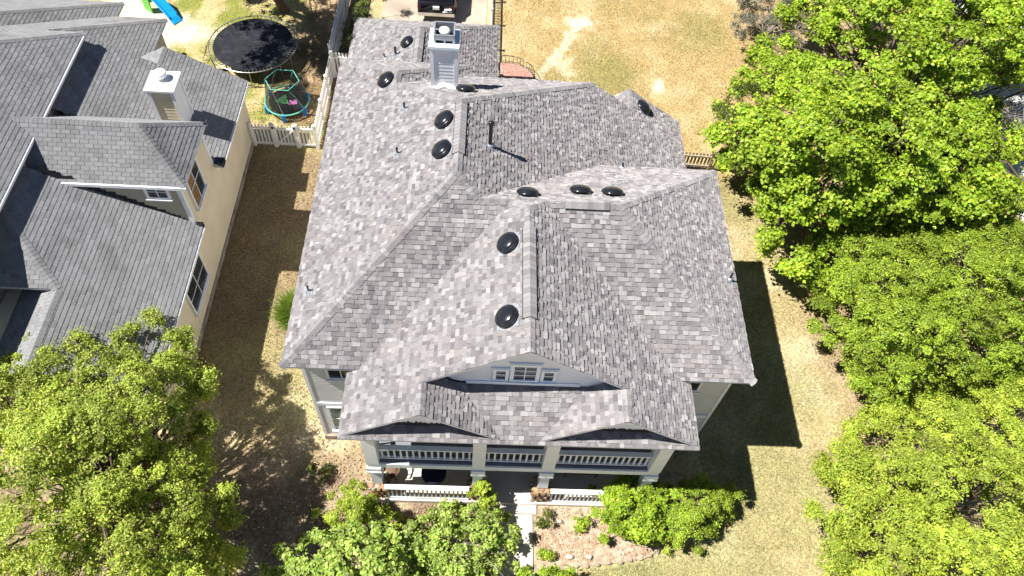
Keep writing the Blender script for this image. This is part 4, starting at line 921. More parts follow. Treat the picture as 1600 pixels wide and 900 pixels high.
# big maple at the right: the lower left boughs hang low over the lawn
lob = [(22.5,19.9,6.1,1.19),(14.3,9.2,4.0,0.75),(9.8,9.7,6.5,1.12),(21.2,21.8,5.4,1.02),(14.4,17.9,6.2,1.03),(15.5,16.7,7.3,1.11),(11.8,14.7,4.5,0.96),(25.2,26.9,3.9,0.73),(22.5,18.2,5.6,0.97),(24.3,17.2,4.3,0.56),(11.1,11.5,6.6,0.83),(14.7,8.9,6.0,0.84),(12.4,10.9,7.3,0.95),(16.1,11.0,5.5,0.83),(18.3,22.5,5.1,1.1),(13.9,9.5,7.2,1.22),(19.8,16.8,5.7,1.14),(13.4,9.5,4.6,0.88),(12.5,13.7,6.2,1.21),(12.8,11.1,6.4,1.18),(22.2,16.7,5.4,1.09),(22.6,17.9,3.9,0.69),(11.7,9.1,6.6,1.15),(24.9,17.8,3.4,0.57),(11.5,11.6,7.0,1.14),(17.0,9.0,4.5,0.74),(9.4,11.0,4.8,0.49),(23.5,23.1,4.8,1.08),(24.8,21.4,5.9,1.06),(22.3,18.6,6.2,1.21),(13.9,19.5,4.3,0.55),(10.5,9.3,5.2,0.57),(14.8,10.5,4.6,1.13),(12.2,8.4,5.2,0.68),(12.7,11.5,8.0,0.86),(15.6,26.2,3.5,0.57),(15.9,9.2,4.7,1.23),(14.9,24.7,4.1,0.61),(17.2,18.4,6.3,1.24),(17.7,23.2,5.2,0.6),(14.7,22.1,4.1,0.6),(15.3,12.1,6.1,0.84),(9.7,11.2,4.1,0.6),(19.8,15.8,6.7,1.11),(15.9,11.5,5.8,1.22),(10.4,9.0,6.8,0.87),(20.3,26.1,3.7,0.62),(14.9,23.9,4.6,0.48),(24.1,28.2,3.3,0.58),(29.3,26.9,3.8,0.64),(11.8,17.1,3.7,0.57),(26.9,27.1,3.8,0.54),(14.0,9.3,3.7,0.55),(18.8,18.9,6.8,0.94),(19.4,26.1,4.0,0.54),(11.4,8.6,4.5,0.94),(16.4,12.3,6.0,1.19),(18.0,13.7,5.8,1.1),(24.4,17.7,4.5,0.48),(20.3,19.4,5.9,0.88),(19.6,13.2,4.1,0.66),(16.0,14.2,7.2,0.84),(16.8,14.3,7.4,1.21),(28.2,23.8,4.0,0.72),(10.5,8.1,4.7,0.64),(15.1,17.2,5.2,0.85),(16.3,14.8,5.9,0.83),(15.1,18.4,6.3,1.16),(19.6,16.2,5.2,0.84),(17.3,9.4,4.8,1.08),(14.9,20.1,4.1,0.87),(15.5,14.5,6.1,1.15),(24.3,23.5,4.8,1.03),(30.5,28.3,3.4,0.63),(9.7,11.7,4.5,1.11),(16.8,24.8,4.4,0.68),(18.5,20.6,5.9,0.94),(18.6,10.8,4.2,0.85),(23.8,24.6,4.5,0.62),(25.7,24.8,4.5,1.13),(17.9,9.4,4.5,0.65),(15.1,13.2,6.0,0.85),(28.7,23.0,3.3,0.58),(23.8,20.7,5.6,0.98),(9.9,9.5,7.6,0.96),(10.4,10.1,4.4,0.61),(24.5,22.1,5.6,1.18),(12.4,8.7,4.2,0.58),(22.7,21.1,5.1,1.05),(17.5,14.4,5.6,1.23),(10.2,13.7,4.5,1.19),(13.4,9.2,3.8,0.6),(19.7,16.2,4.6,1.16),(15.7,23.3,5.1,0.74),(18.7,13.3,5.1,0.56),(12.8,9.4,5.8,0.95),(18.2,9.1,4.5,0.59),(15.5,9.2,3.4,0.5),(10.6,8.5,5.3,0.98),(14.8,22.7,4.7,0.64),(21.3,10.4,3.6,0.55),(23.9,17.7,5.3,1.14),(14.0,8.6,5.4,0.86),(12.9,17.8,3.5,0.51),(10.6,12.4,4.7,1.12),(22.0,16.6,4.2,0.71),(19.2,11.6,3.8,0.53),(13.0,16.8,4.2,0.61),(23.7,18.4,5.8,0.88),(12.4,10.2,6.2,0.85),(18.9,16.2,7.7,1.24),(10.5,11.6,3.6,0.72),(17.9,12.5,4.6,0.84),(10.8,16.1,3.8,0.56),(15.8,9.8,5.8,1.0),(10.5,9.2,7.5,1.22),(11.2,10.7,4.4,1.19),(23.8,17.8,3.4,0.64),(18.4,9.3,5.2,0.62),(14.9,9.2,4.5,0.48),(15.3,14.6,7.6,0.8),(17.8,12.4,5.2,1.11),(16.0,15.3,7.7,0.85),(28.6,27.8,3.6,0.6),(15.1,16.9,7.1,0.85),(24.2,17.8,4.0,0.59),(13.9,18.4,4.7,0.49),(16.9,9.6,3.9,0.63),(14.6,12.5,5.6,1.16),(30.2,27.0,3.4,0.7),(26.3,18.5,3.2,0.61),(17.6,11.3,5.7,0.89),(20.4,10.0,3.8,0.56),(15.5,22.2,4.4,0.85),(20.8,22.3,5.5,0.89),(24.2,17.0,3.1,0.25),(25.6,18.5,2.8,0.29),(21.9,16.2,3.2,0.33),(25.7,18.3,2.7,0.35),(23.0,17.5,2.1,0.22),(21.9,15.4,2.0,0.28),(22.6,14.5,2.0,0.32),(21.6,15.6,3.1,0.19),(22.6,15.0,2.8,0.32),(22.9,16.3,2.0,0.2),(23.4,15.6,2.1,0.32),(23.1,12.2,2.3,0.32),(22.0,13.9,2.5,0.22),(22.3,14.1,2.9,0.26),(22.4,14.0,2.4,0.31),(22.0,11.2,3.4,0.27),(22.5,14.1,2.2,0.28),(21.1,13.2,3.1,0.33),(22.4,10.5,2.6,0.32),(22.6,11.1,2.7,0.32),(16.8,8.4,3.4,0.29),(17.3,9.2,2.8,0.21),(19.5,9.5,3.1,0.25),(20.6,9.7,2.3,0.3),(20.6,10.2,3.0,0.26),(19.2,9.9,3.0,0.25),(16.2,8.9,3.3,0.33),(18.1,8.9,3.1,0.25),(20.6,10.8,2.7,0.22),(19.5,9.1,3.3,0.34),(17.8,9.5,2.9,0.3),(19.2,10.0,2.1,0.34),(21.6,9.2,3.2,0.3),(16.1,9.2,2.7,0.29),(13.8,9.5,2.1,0.2),(14.0,8.6,2.7,0.23),(16.5,9.5,2.2,0.28),(15.6,9.5,2.4,0.21),(13.6,8.8,3.5,0.36),(16.5,9.3,2.8,0.26),(15.0,9.3,2.5,0.19),(14.8,9.4,2.6,0.21),(14.0,9.2,2.5,0.36),(12.8,8.9,2.7,0.19),(12.0,7.8,2.8,0.33),(11.7,7.3,2.4,0.23),(12.1,8.1,3.1,0.34),(12.9,8.1,2.8,0.3),(12.3,7.2,2.1,0.26),(10.8,6.5,3.2,0.27),(10.9,7.4,2.1,0.28),(11.4,6.8,2.4,0.25),(10.9,6.8,3.5,0.23),(11.8,6.5,2.3,0.3),(10.0,7.9,3.4,0.32),(10.2,8.2,2.2,0.33),(9.7,7.7,3.4,0.18),(10.3,9.5,3.5,0.18),(10.7,10.2,2.1,0.35),(10.3,9.4,3.0,0.2),(10.5,10.8,2.5,0.23),(10.8,10.4,2.5,0.19),(11.0,10.8,2.2,0.33),(11.0,11.4,2.1,0.26),(10.3,11.3,2.3,0.32),(10.6,11.5,2.4,0.34),(9.2,12.9,2.5,0.23),(8.7,11.6,3.2,0.18),(8.9,13.7,3.2,0.27),(9.3,14.4,2.2,0.18),(8.5,13.2,3.2,0.35),(9.6,16.2,2.1,0.27),(9.9,14.2,3.2,0.23),(10.6,17.8,2.1,0.21),(10.9,18.0,2.6,0.3),(10.1,16.3,3.2,0.29),(11.7,19.9,2.3,0.28),(12.5,17.6,3.4,0.23),(12.8,19.1,2.4,0.34),(12.0,19.0,2.8,0.29),(12.1,20.2,2.7,0.32),(13.2,20.2,2.8,0.29),(14.2,23.1,2.8,0.31),(16.1,27.0,2.0,0.18),(13.8,22.1,2.9,0.36),(15.0,24.3,3.2,0.31),(14.4,23.1,3.2,0.28),(13.1,21.8,3.4,0.27),(13.2,18.8,3.0,0.24),(14.5,23.7,3.2,0.26),(14.1,22.3,2.5,0.36),(13.7,22.8,3.1,0.32)]
clump_tree('broadleaf_tree', 'big broad tree with large bright green leaves beyond the straw lawn', 'tree', (17.0, 15.4, 0), lob, 15, 78, .4, .145, BRIGHT, .3, group=TG, wratio=.8)
lob = [(12.2,2.7,5.4,0.81),(15.4,4.0,3.9,0.7),(21.1,7.6,3.2,0.56),(18.3,6.7,3.7,0.7),(15.9,2.5,4.0,0.83),(13.9,3.5,4.9,0.68),(11.9,2.5,3.5,0.42),(13.6,2.1,3.7,0.84),(16.0,3.7,4.5,0.83),(14.8,2.0,2.6,0.56),(13.2,5.2,3.6,0.72),(16.9,7.4,4.0,0.54),(13.0,2.4,4.3,0.8),(17.0,6.2,4.6,0.71),(15.8,6.9,3.4,0.81),(12.5,5.0,4.6,0.94),(16.6,2.2,3.5,0.48),(12.3,6.7,3.1,0.43),(12.8,6.8,4.1,0.46),(15.5,7.5,3.6,0.49),(16.0,7.5,3.6,0.54),(15.9,6.3,4.5,0.91),(14.4,7.1,3.4,0.72),(14.5,4.8,3.9,0.84),(17.3,5.1,5.1,0.79),(17.3,8.1,3.2,0.49),(13.2,3.4,5.0,0.72),(12.7,1.7,4.3,0.68),(15.2,8.6,3.0,0.39),(14.4,1.9,4.5,0.66),(13.3,4.5,5.5,0.74),(18.1,3.2,4.3,0.55),(12.4,3.8,3.2,0.6),(12.4,3.5,4.4,0.94),(13.1,6.2,3.6,0.65),(19.8,9.3,2.9,0.39),(11.5,3.5,3.7,0.56),(16.3,4.6,4.6,0.7),(17.5,2.8,2.8,0.56),(15.0,1.9,4.2,0.44),(13.6,7.1,3.3,0.87),(11.8,3.7,4.3,0.79),(12.2,4.5,4.0,0.84),(18.3,4.9,4.2,0.83),(19.3,3.4,2.7,0.46),(12.6,2.4,5.7,0.94),(12.4,6.5,2.8,0.51),(17.7,7.8,3.9,0.47),(15.6,7.8,3.0,0.37),(16.3,4.7,5.8,0.65),(14.8,8.3,2.8,0.45),(11.7,3.0,3.4,0.55),(17.1,8.5,3.1,0.56),(13.7,2.3,5.1,0.82),(12.5,3.2,4.0,0.72),(21.4,9.9,2.8,0.38),(18.5,7.4,4.0,0.72),(12.6,7.6,3.1,0.56),(12.7,2.0,3.1,0.39),(16.9,3.8,4.3,0.86),(14.6,5.1,4.6,0.9),(19.0,8.0,3.7,0.4),(16.2,5.4,5.1,0.63),(16.3,2.3,3.4,0.38),(12.4,5.4,3.6,0.74),(18.9,9.5,2.5,0.43),(17.1,2.7,3.6,0.39),(17.7,4.9,4.6,0.69),(17.9,5.9,5.0,0.94),(16.9,3.8,3.8,0.61),(16.4,2.9,4.6,0.74),(15.4,4.8,5.3,0.74),(22.1,9.8,3.1,0.52),(11.9,5.6,3.0,0.49),(15.0,3.2,5.2,0.7),(19.9,8.8,3.1,0.5),(13.8,5.0,3.9,0.73),(14.2,4.2,5.2,0.76),(12.0,2.8,3.7,0.56),(14.0,5.9,3.9,0.82),(15.1,7.9,3.2,0.53),(14.5,3.8,5.6,0.61),(19.1,6.2,4.2,0.65),(19.1,8.9,3.2,0.38),(16.7,4.4,4.6,0.72),(13.8,9.4,2.8,0.21),(13.1,9.3,2.4,0.23),(13.6,9.8,1.8,0.25),(13.6,9.0,2.6,0.21),(15.6,9.5,2.2,0.18),(15.4,9.7,1.7,0.21),(15.3,10.4,1.7,0.23),(16.4,10.1,1.9,0.3),(15.3,9.9,2.4,0.27),(13.9,9.0,2.8,0.25),(16.1,10.5,2.8,0.27),(16.4,10.7,2.4,0.26),(20.3,10.0,2.2,0.19),(17.6,10.2,2.8,0.27),(22.6,11.5,2.1,0.23),(19.0,10.9,1.8,0.19),(18.5,9.9,2.3,0.24),(22.8,11.6,1.5,0.19),(19.4,10.3,1.7,0.24),(20.4,11.0,1.8,0.23),(20.5,11.5,2.1,0.3),(19.1,10.7,2.1,0.36),(19.7,10.7,1.6,0.24),(18.1,10.6,1.7,0.26),(19.8,10.9,1.8,0.32),(20.8,5.9,2.2,0.19),(19.6,3.2,1.7,0.35),(20.4,3.7,1.9,0.35),(19.2,2.9,2.1,0.3),(18.2,2.6,2.2,0.26),(19.1,3.0,2.5,0.19),(17.9,2.3,2.0,0.23),(18.2,2.0,2.8,0.23),(16.1,1.6,2.4,0.31),(15.7,1.3,1.7,0.24),(16.7,2.4,1.7,0.27),(17.1,2.2,1.9,0.24),(17.7,2.1,2.3,0.3),(18.0,2.2,1.6,0.27),(15.2,1.1,2.7,0.22),(15.0,1.1,2.9,0.23),(14.5,1.5,2.6,0.22),(15.2,1.6,2.3,0.18),(15.5,1.9,2.0,0.29),(13.7,1.5,2.3,0.23),(12.9,1.7,2.0,0.3),(14.4,2.1,1.7,0.25),(12.3,1.4,2.9,0.27),(13.3,1.3,2.4,0.2),(12.2,2.9,2.0,0.19),(11.6,1.8,3.0,0.34),(12.3,2.0,2.4,0.33),(12.1,2.4,2.4,0.34),(11.2,3.8,2.5,0.2),(12.1,4.5,2.1,0.3),(11.9,2.6,2.7,0.24),(12.0,3.0,2.1,0.21),(11.1,4.7,1.9,0.23),(11.2,5.2,2.7,0.34),(11.5,4.3,2.9,0.24),(12.1,6.1,1.5,0.31),(12.1,5.9,2.8,0.33),(12.7,7.0,1.8,0.22),(12.7,7.6,3.0,0.34),(13.2,8.9,2.1,0.19),(13.2,8.8,1.5,0.25)]
lob = [(a + .45, b, c, d) for a, b, c, d in lob]
clump_tree('fine_leaved_tree', 'dense fine-leaved green tree midway down the right side', 'tree', (15.8, 5.2, 0), lob, 17, 84, .3, .09, MID, .2, group=TG)
lob = [(11.6,-0.8,3.8,0.78),(15.7,-4.9,3.4,0.35),(11.6,-2.2,4.4,0.87),(13.5,-0.3,3.4,0.87),(14.7,-5.2,3.2,0.79),(17.8,0.1,3.0,0.46),(15.6,0.7,3.5,0.36),(11.7,-4.7,3.9,0.7),(12.9,-4.3,5.9,0.76),(15.6,-4.2,3.8,0.4),(15.8,-0.7,4.3,0.66),(14.1,-3.3,4.1,0.87),(17.6,1.5,3.6,0.47),(12.3,-5.7,3.2,0.33),(10.4,-4.7,5.6,0.8),(13.2,-2.2,5.6,0.88),(11.6,-2.9,5.5,0.68),(18.4,0.1,2.8,0.41),(13.9,-0.3,4.5,0.61),(11.0,-1.8,3.5,0.9),(18.0,-1.3,2.6,0.37),(15.9,-3.8,3.3,0.65),(12.0,-5.0,4.8,0.79),(9.9,-3.5,4.7,0.81),(14.4,-5.8,3.2,0.35),(15.5,-2.9,4.5,0.62),(12.0,-1.6,4.9,0.65),(11.7,-2.8,4.1,0.58),(13.9,-4.5,5.1,0.86),(17.0,1.8,3.1,0.43),(11.6,-3.6,4.9,0.9),(12.0,-4.8,5.8,0.57),(18.5,1.2,3.0,0.37),(16.8,-2.8,3.2,0.49),(10.8,-1.5,3.4,0.34),(15.3,0.9,3.7,0.46),(10.8,-2.9,4.2,0.8),(11.9,-2.0,4.9,0.83),(13.1,0.7,2.6,0.42),(16.5,1.3,3.5,0.35),(17.3,1.0,3.9,0.69),(13.0,-1.1,5.2,0.79),(13.2,-4.6,4.7,0.69),(14.9,-4.8,4.1,0.57),(15.5,-5.6,3.0,0.34),(14.8,-0.3,4.7,0.56),(10.3,-2.0,3.2,0.49),(16.3,-2.0,3.8,0.8),(13.7,-5.7,4.0,0.48),(16.6,-3.6,2.9,0.33),(19.1,2.6,2.7,0.41),(10.2,-5.2,3.9,0.6),(12.7,-3.4,3.9,0.65),(11.8,-2.5,5.8,0.6),(14.8,-1.0,4.9,0.72),(9.9,-5.5,3.5,0.43),(12.6,-5.8,3.4,0.41),(19.5,2.6,2.8,0.39),(10.6,-1.5,3.2,0.37),(12.3,0.7,2.6,0.47),(17.6,1.6,3.1,0.34),(11.1,-1.9,5.5,0.85),(17.9,1.5,3.6,0.45),(9.8,-3.7,3.7,0.33),(10.8,-4.1,5.5,0.67),(11.2,-5.2,4.2,0.69),(14.1,1.1,2.9,0.4),(13.8,-2.0,5.6,0.66),(11.3,-4.6,5.7,0.63),(16.4,0.8,3.4,0.73),(11.3,-4.3,5.3,0.67),(12.7,-4.3,5.6,0.74),(10.3,-4.6,3.0,0.39),(10.4,-4.2,4.7,0.72),(16.9,-1.0,3.9,0.42),(16.0,1.7,2.6,0.34),(10.1,-1.7,3.4,0.4),(16.8,0.5,3.5,0.82),(13.2,-2.7,5.8,0.89),(18.5,0.9,3.2,0.52),(10.0,-3.3,3.6,0.44),(10.4,-1.4,3.6,0.52),(17.0,-1.5,3.3,0.51),(9.8,-3.2,4.2,0.66),(13.7,0.2,3.5,0.48),(14.8,-1.9,4.7,0.87),(11.6,-5.5,3.2,0.54),(13.3,-1.7,4.5,0.88),(12.3,-5.5,3.8,0.46),(16.4,-3.0,3.3,0.34),(15.2,-3.0,3.9,0.57),(10.5,-3.7,5.3,0.59),(19.0,2.1,3.0,0.35),(16.3,-4.3,3.0,0.37),(15.1,-2.2,4.3,0.72),(11.6,0.5,2.1,0.28),(12.1,1.0,2.0,0.24),(12.8,1.0,2.1,0.19),(11.4,-0.1,2.1,0.24),(11.6,0.3,1.8,0.31),(12.4,0.7,2.9,0.27),(13.3,1.7,1.9,0.31),(13.8,1.8,2.0,0.19),(12.8,0.9,2.2,0.25),(16.0,2.4,2.9,0.28),(13.8,1.4,2.7,0.3),(14.9,2.2,2.0,0.34),(14.6,1.1,2.2,0.22),(15.9,2.3,1.8,0.32),(15.2,2.1,1.6,0.25),(15.3,1.3,2.6,0.19),(20.1,3.6,2.0,0.21),(18.4,2.8,2.6,0.35),(17.0,2.5,2.0,0.29),(17.7,3.1,2.2,0.18),(16.6,2.8,1.7,0.26),(17.2,2.8,2.3,0.25),(15.6,1.7,2.8,0.23),(17.9,2.6,3.0,0.29),(20.2,3.1,1.7,0.33),(20.0,3.7,2.1,0.31),(18.6,3.0,2.8,0.19),(20.2,3.1,1.7,0.36),(17.9,-3.0,1.5,0.26),(9.4,-4.2,2.5,0.35),(10.1,-4.2,2.7,0.21),(10.0,-3.9,1.9,0.18),(9.7,-4.7,1.5,0.36),(9.7,-4.1,2.9,0.18),(10.3,-4.4,1.9,0.28),(9.6,-3.2,3.0,0.32),(10.0,-3.2,2.5,0.35),(10.1,-3.0,2.5,0.21),(9.5,-3.8,2.8,0.3),(10.2,-3.0,2.2,0.34),(9.2,-2.6,2.5,0.22),(10.0,-1.6,2.5,0.28),(9.7,-1.3,2.7,0.26),(10.0,-1.0,2.4,0.26),(10.9,-0.3,2.0,0.34),(11.3,0.4,2.2,0.2)]
lob = [(a + .45, b, c, d) for a, b, c, d in lob]
clump_tree('fine_leaved_tree', 'yellow-green feathery tree in the lower right corner', 'tree', (13.6, -2.6, 0), lob, 17, 80, .29, .088, YEL, .2, group=TG)
lob = ellip_lobes((10.4, 14.6, 2.3), (1.3, 2.2, 1.8), 16, (.5, .8), seed=11, zmin=-.7)
clump_tree('small_tree', 'small dull olive-green tree at the left edge of the big bright tree', 'tree', (10.6, 14.9, 0), lob, 20, 44, .28, .1, OLIVE, .09, group=TG)
lob = ellip_lobes((13.3, 23.4, 2.0), (2.0, 2.6, 1.8), 24, (.5, .85), seed=12, zmin=-.6)
clump_tree('grey_shrub', 'tall silvery grey shrub at the top edge of the lawn', 'shrub', (13.3, 23.6, 0), lob, 18, 40, .26, .085, GREY, .08, bark='palebark', extra_twigs=4)
lob = ellip_lobes((21.0, 22.5, 4.2), (4.5, 4.5, 3.0), 44, (.9, 1.4), seed=13)
clump_tree('broadleaf_tree', 'second bright green tree in the upper right corner near the pale road', 'tree', (21.0, 22.6, 0), lob, 18, 60, .4, .15, BRIGHT, .22, group=TG, wratio=.8)
lob = ellip_lobes((23.2, 15.5, 2.8), (1.6, 2.4, 2.0), 14, (.6, .9), seed=14)
clump_tree('bare_tree', 'nearly bare grey-branched tree against the pale road', 'tree', (23.4, 15.6, 0), lob, 5, 10, .25, .09, GREY, .12, bark='palebark', extra_twigs=18, group=TG)
# live oak at the lower left
lob = [(-10.1,-5.4,4.6,0.71),(-10.7,-1.8,6.0,0.66),(-10.5,-0.4,3.7,0.43),(-13.8,-6.0,5.0,0.64),(-16.5,-0.8,4.4,0.46),(-14.2,-2.1,5.6,0.62),(-11.7,-2.8,5.8,0.69),(-13.7,-1.0,5.0,0.64),(-13.9,-2.9,5.5,0.76),(-10.5,0.7,3.6,0.33),(-9.6,-6.1,3.8,0.39),(-10.7,-5.8,4.3,0.8),(-9.3,-5.4,4.5,0.74),(-9.3,-5.3,5.3,0.58),(-14.3,0.6,4.7,0.49),(-11.7,-6.0,4.3,0.5),(-12.4,-3.6,5.2,0.78),(-14.6,-1.0,5.7,0.74),(-14.4,-5.3,4.6,0.78),(-11.3,-2.1,6.5,0.58),(-15.0,-5.2,4.2,0.43),(-12.7,-5.9,6.0,0.53),(-12.4,-5.1,6.7,0.67),(-10.9,-2.1,5.2,0.56),(-13.2,-2.2,5.4,0.57),(-15.8,0.2,4.3,0.56),(-12.3,-1.3,5.9,0.75),(-13.9,-3.5,5.9,0.47),(-12.9,-1.2,6.1,0.46),(-10.1,-5.6,6.1,0.61),(-17.4,0.9,4.3,0.34),(-14.6,-4.1,4.8,0.53),(-12.2,0.8,4.3,0.54),(-9.4,-4.6,4.7,0.47),(-14.8,-0.2,4.9,0.51),(-10.7,-3.7,5.3,0.64),(-12.0,-0.8,5.1,0.73),(-15.7,0.5,4.5,0.38),(-13.3,-0.2,4.9,0.6),(-10.3,-3.2,5.2,0.68),(-9.8,-2.4,4.7,0.45),(-10.6,-5.0,5.3,0.66),(-12.7,-2.9,6.7,0.78),(-10.8,-0.8,4.6,0.58),(-11.3,-3.7,5.9,0.46),(-15.9,-4.3,3.5,0.27),(-15.0,1.3,4.5,0.4),(-9.3,-4.7,4.2,0.71),(-11.1,1.1,3.9,0.47),(-10.3,-1.1,4.4,0.33),(-13.4,-2.1,6.0,0.46),(-13.8,1.6,4.0,0.4),(-13.7,-6.2,4.1,0.4),(-13.1,-3.9,6.0,0.7),(-12.8,-5.4,4.7,0.47),(-15.8,-3.1,4.0,0.44),(-16.1,-1.4,4.2,0.65),(-12.2,-2.1,6.6,0.48),(-9.7,-3.6,5.0,0.72),(-12.2,-2.7,5.7,0.77),(-11.2,-3.8,4.8,0.5),(-12.7,-6.1,4.0,0.3),(-8.9,-5.4,4.7,0.47),(-15.4,-1.2,5.0,0.79),(-10.0,-3.9,4.6,0.77),(-11.7,-5.4,6.3,0.49),(-14.1,-4.8,4.7,0.71),(-13.7,-6.4,4.5,0.44),(-14.8,-5.9,3.8,0.35),(-10.2,-5.1,5.1,0.51),(-15.9,1.4,3.7,0.47),(-11.4,-3.9,5.3,0.62),(-11.1,0.8,4.5,0.37),(-13.8,1.4,4.6,0.37),(-10.7,0.7,4.0,0.37),(-15.5,-2.7,4.4,0.68),(-12.1,-6.3,4.3,0.29),(-8.8,-5.0,4.0,0.27),(-12.3,-2.4,6.2,0.75),(-16.5,0.9,4.0,0.36),(-11.3,-2.5,5.3,0.79),(-17.4,0.5,4.0,0.34),(-11.1,-1.1,5.4,0.48),(-12.1,-1.8,5.1,0.5),(-10.5,0.2,3.5,0.45),(-8.6,-5.8,3.9,0.27),(-11.5,-4.6,5.7,0.69),(-15.8,-3.9,3.7,0.43),(-11.0,-3.2,4.9,0.54),(-9.4,-3.4,4.3,0.27),(-8.5,-6.3,3.7,0.44),(-13.9,-0.1,5.3,0.54),(-12.6,-3.4,6.3,0.6),(-11.8,-5.2,5.1,0.47),(-10.7,-3.8,6.3,0.48),(-11.2,-0.0,4.8,0.49),(-14.7,-5.4,4.2,0.45),(-12.9,-6.0,4.9,0.54),(-16.4,1.8,3.4,0.32),(-10.2,-6.2,4.9,0.37),(-14.1,-0.8,5.5,0.55),(-15.2,-0.8,5.7,0.79),(-13.3,-1.2,5.1,0.51),(-9.0,-3.8,4.3,0.36),(-9.3,-5.9,4.1,0.73),(-8.6,-5.6,5.0,0.43),(-12.2,-4.6,5.6,0.63),(-9.1,-4.1,3.5,0.41),(-8.8,-4.4,3.6,0.28),(-12.3,0.4,4.6,0.62),(-17.0,1.5,3.7,0.28),(-10.2,-4.7,5.3,0.56),(-11.8,-3.7,5.3,0.57),(-12.6,1.9,4.1,0.43),(-14.1,-1.8,5.4,0.51),(-12.6,0.3,5.3,0.57),(-15.2,-1.4,4.6,0.71),(-11.2,-0.5,5.7,0.7),(-13.1,-5.6,4.7,0.8),(-15.6,-4.2,3.7,0.34),(-18.1,1.2,3.6,0.3),(-9.1,-3.8,4.9,0.3),(-11.0,-5.3,4.9,0.79),(-13.1,-4.4,5.5,0.52),(-9.6,-2.5,3.6,0.4),(-16.2,-1.8,4.0,0.38),(-13.0,-2.6,5.2,0.59),(-10.4,-2.1,4.2,0.65),(-17.3,-0.6,3.7,0.36),(-11.5,-6.2,4.3,0.4),(-11.0,0.4,4.5,0.29),(-12.5,-2.7,4.9,0.47),(-11.7,-1.6,6.2,0.57),(-17.3,1.2,3.9,0.37),(-15.2,0.6,4.6,0.31),(-16.9,2.1,2.7,0.28),(-16.7,1.2,3.7,0.26),(-16.6,2.6,3.2,0.22),(-16.8,3.0,2.7,0.29),(-16.8,2.9,2.6,0.32),(-15.9,2.3,3.4,0.24),(-15.9,3.4,3.4,0.26),(-15.2,2.6,4.0,0.31),(-15.7,4.5,2.6,0.29),(-14.9,3.6,3.8,0.19),(-14.2,3.0,2.8,0.31),(-15.1,3.4,2.7,0.29),(-14.1,2.8,3.5,0.2),(-13.1,2.5,3.3,0.22),(-13.9,2.7,3.5,0.31),(-13.2,2.5,3.8,0.26),(-12.6,2.5,3.5,0.28),(-12.9,3.4,2.7,0.2),(-12.5,3.1,2.8,0.25),(-12.1,2.7,3.9,0.35),(-10.8,1.4,3.3,0.2),(-11.2,1.9,4.0,0.28),(-11.3,1.6,2.9,0.27),(-11.0,2.2,3.8,0.31),(-11.2,2.3,3.2,0.2),(-10.8,1.8,3.6,0.21),(-10.5,0.7,2.8,0.28),(-10.1,0.9,3.4,0.33),(-10.1,0.4,3.3,0.31),(-10.2,0.8,3.4,0.19),(-10.0,0.5,3.5,0.34),(-9.9,-0.5,3.2,0.22),(-9.7,-0.8,3.6,0.32),(-9.8,-0.9,3.6,0.21),(-10.2,-1.1,3.1,0.21),(-9.4,-2.5,4.0,0.25),(-9.7,-1.5,3.3,0.3),(-9.6,-1.8,2.8,0.24),(-9.3,-2.5,4.0,0.29),(-8.6,-3.1,3.5,0.19),(-9.4,-3.0,3.1,0.35),(-8.5,-3.3,3.6,0.3),(-9.0,-3.3,3.9,0.22),(-8.5,-3.0,3.8,0.27),(-8.4,-3.6,3.3,0.35),(-8.3,-4.5,2.7,0.35),(-8.2,-5.7,3.5,0.21),(-8.4,-5.2,4.1,0.34),(-8.7,-4.4,3.5,0.34),(-8.5,-5.1,2.7,0.33)]
clump_tree('spreading_tree', 'spreading tree with small glossy leaves in the lower left corner', 'tree', (-12.6, -3.2, 0), lob, 17, 72, .25, .083, LIVEOAK, .24)
# tree over the trampoline yard: mostly above the frame, its shade falls on the yard
lob = ellip_lobes((-15.0, 20.6, 8.6), (4.6, 5.2, 1.8), 60, (.6, 1.0), seed=31, zmin=-.6, inner=.1)
clump_tree('shade_tree', 'tree trunk above the trampoline whose crown leaves the top edge', 'tree', (-12.1, 24.3, 0), lob, 16, 34, .36, .14, OLIVE, .2, fork=.5)
lob = ellip_lobes((-14.2, 24.9, 1.5), (2.6, .9, .9), 14, (.35, .6), seed=33, zmin=-.8)
clump_tree('leafy_shrub', 'dark green undergrowth behind the big trampoline', 'shrub', (-14.2, 25.0, 0), lob, 14, 36, .24, .1, OLIVE, .05)
lob = ellip_lobes((-7.9, 22.2, .8), (.5, 1.6, .7), 10, (.3, .5), seed=34, zmin=-.8)
clump_tree('leafy_shrub', 'dark leafy shrub between the board fence and the garage', 'shrub', (-7.9, 22.2, 0), lob, 14, 36, .2, .09, OLIVE, .04)
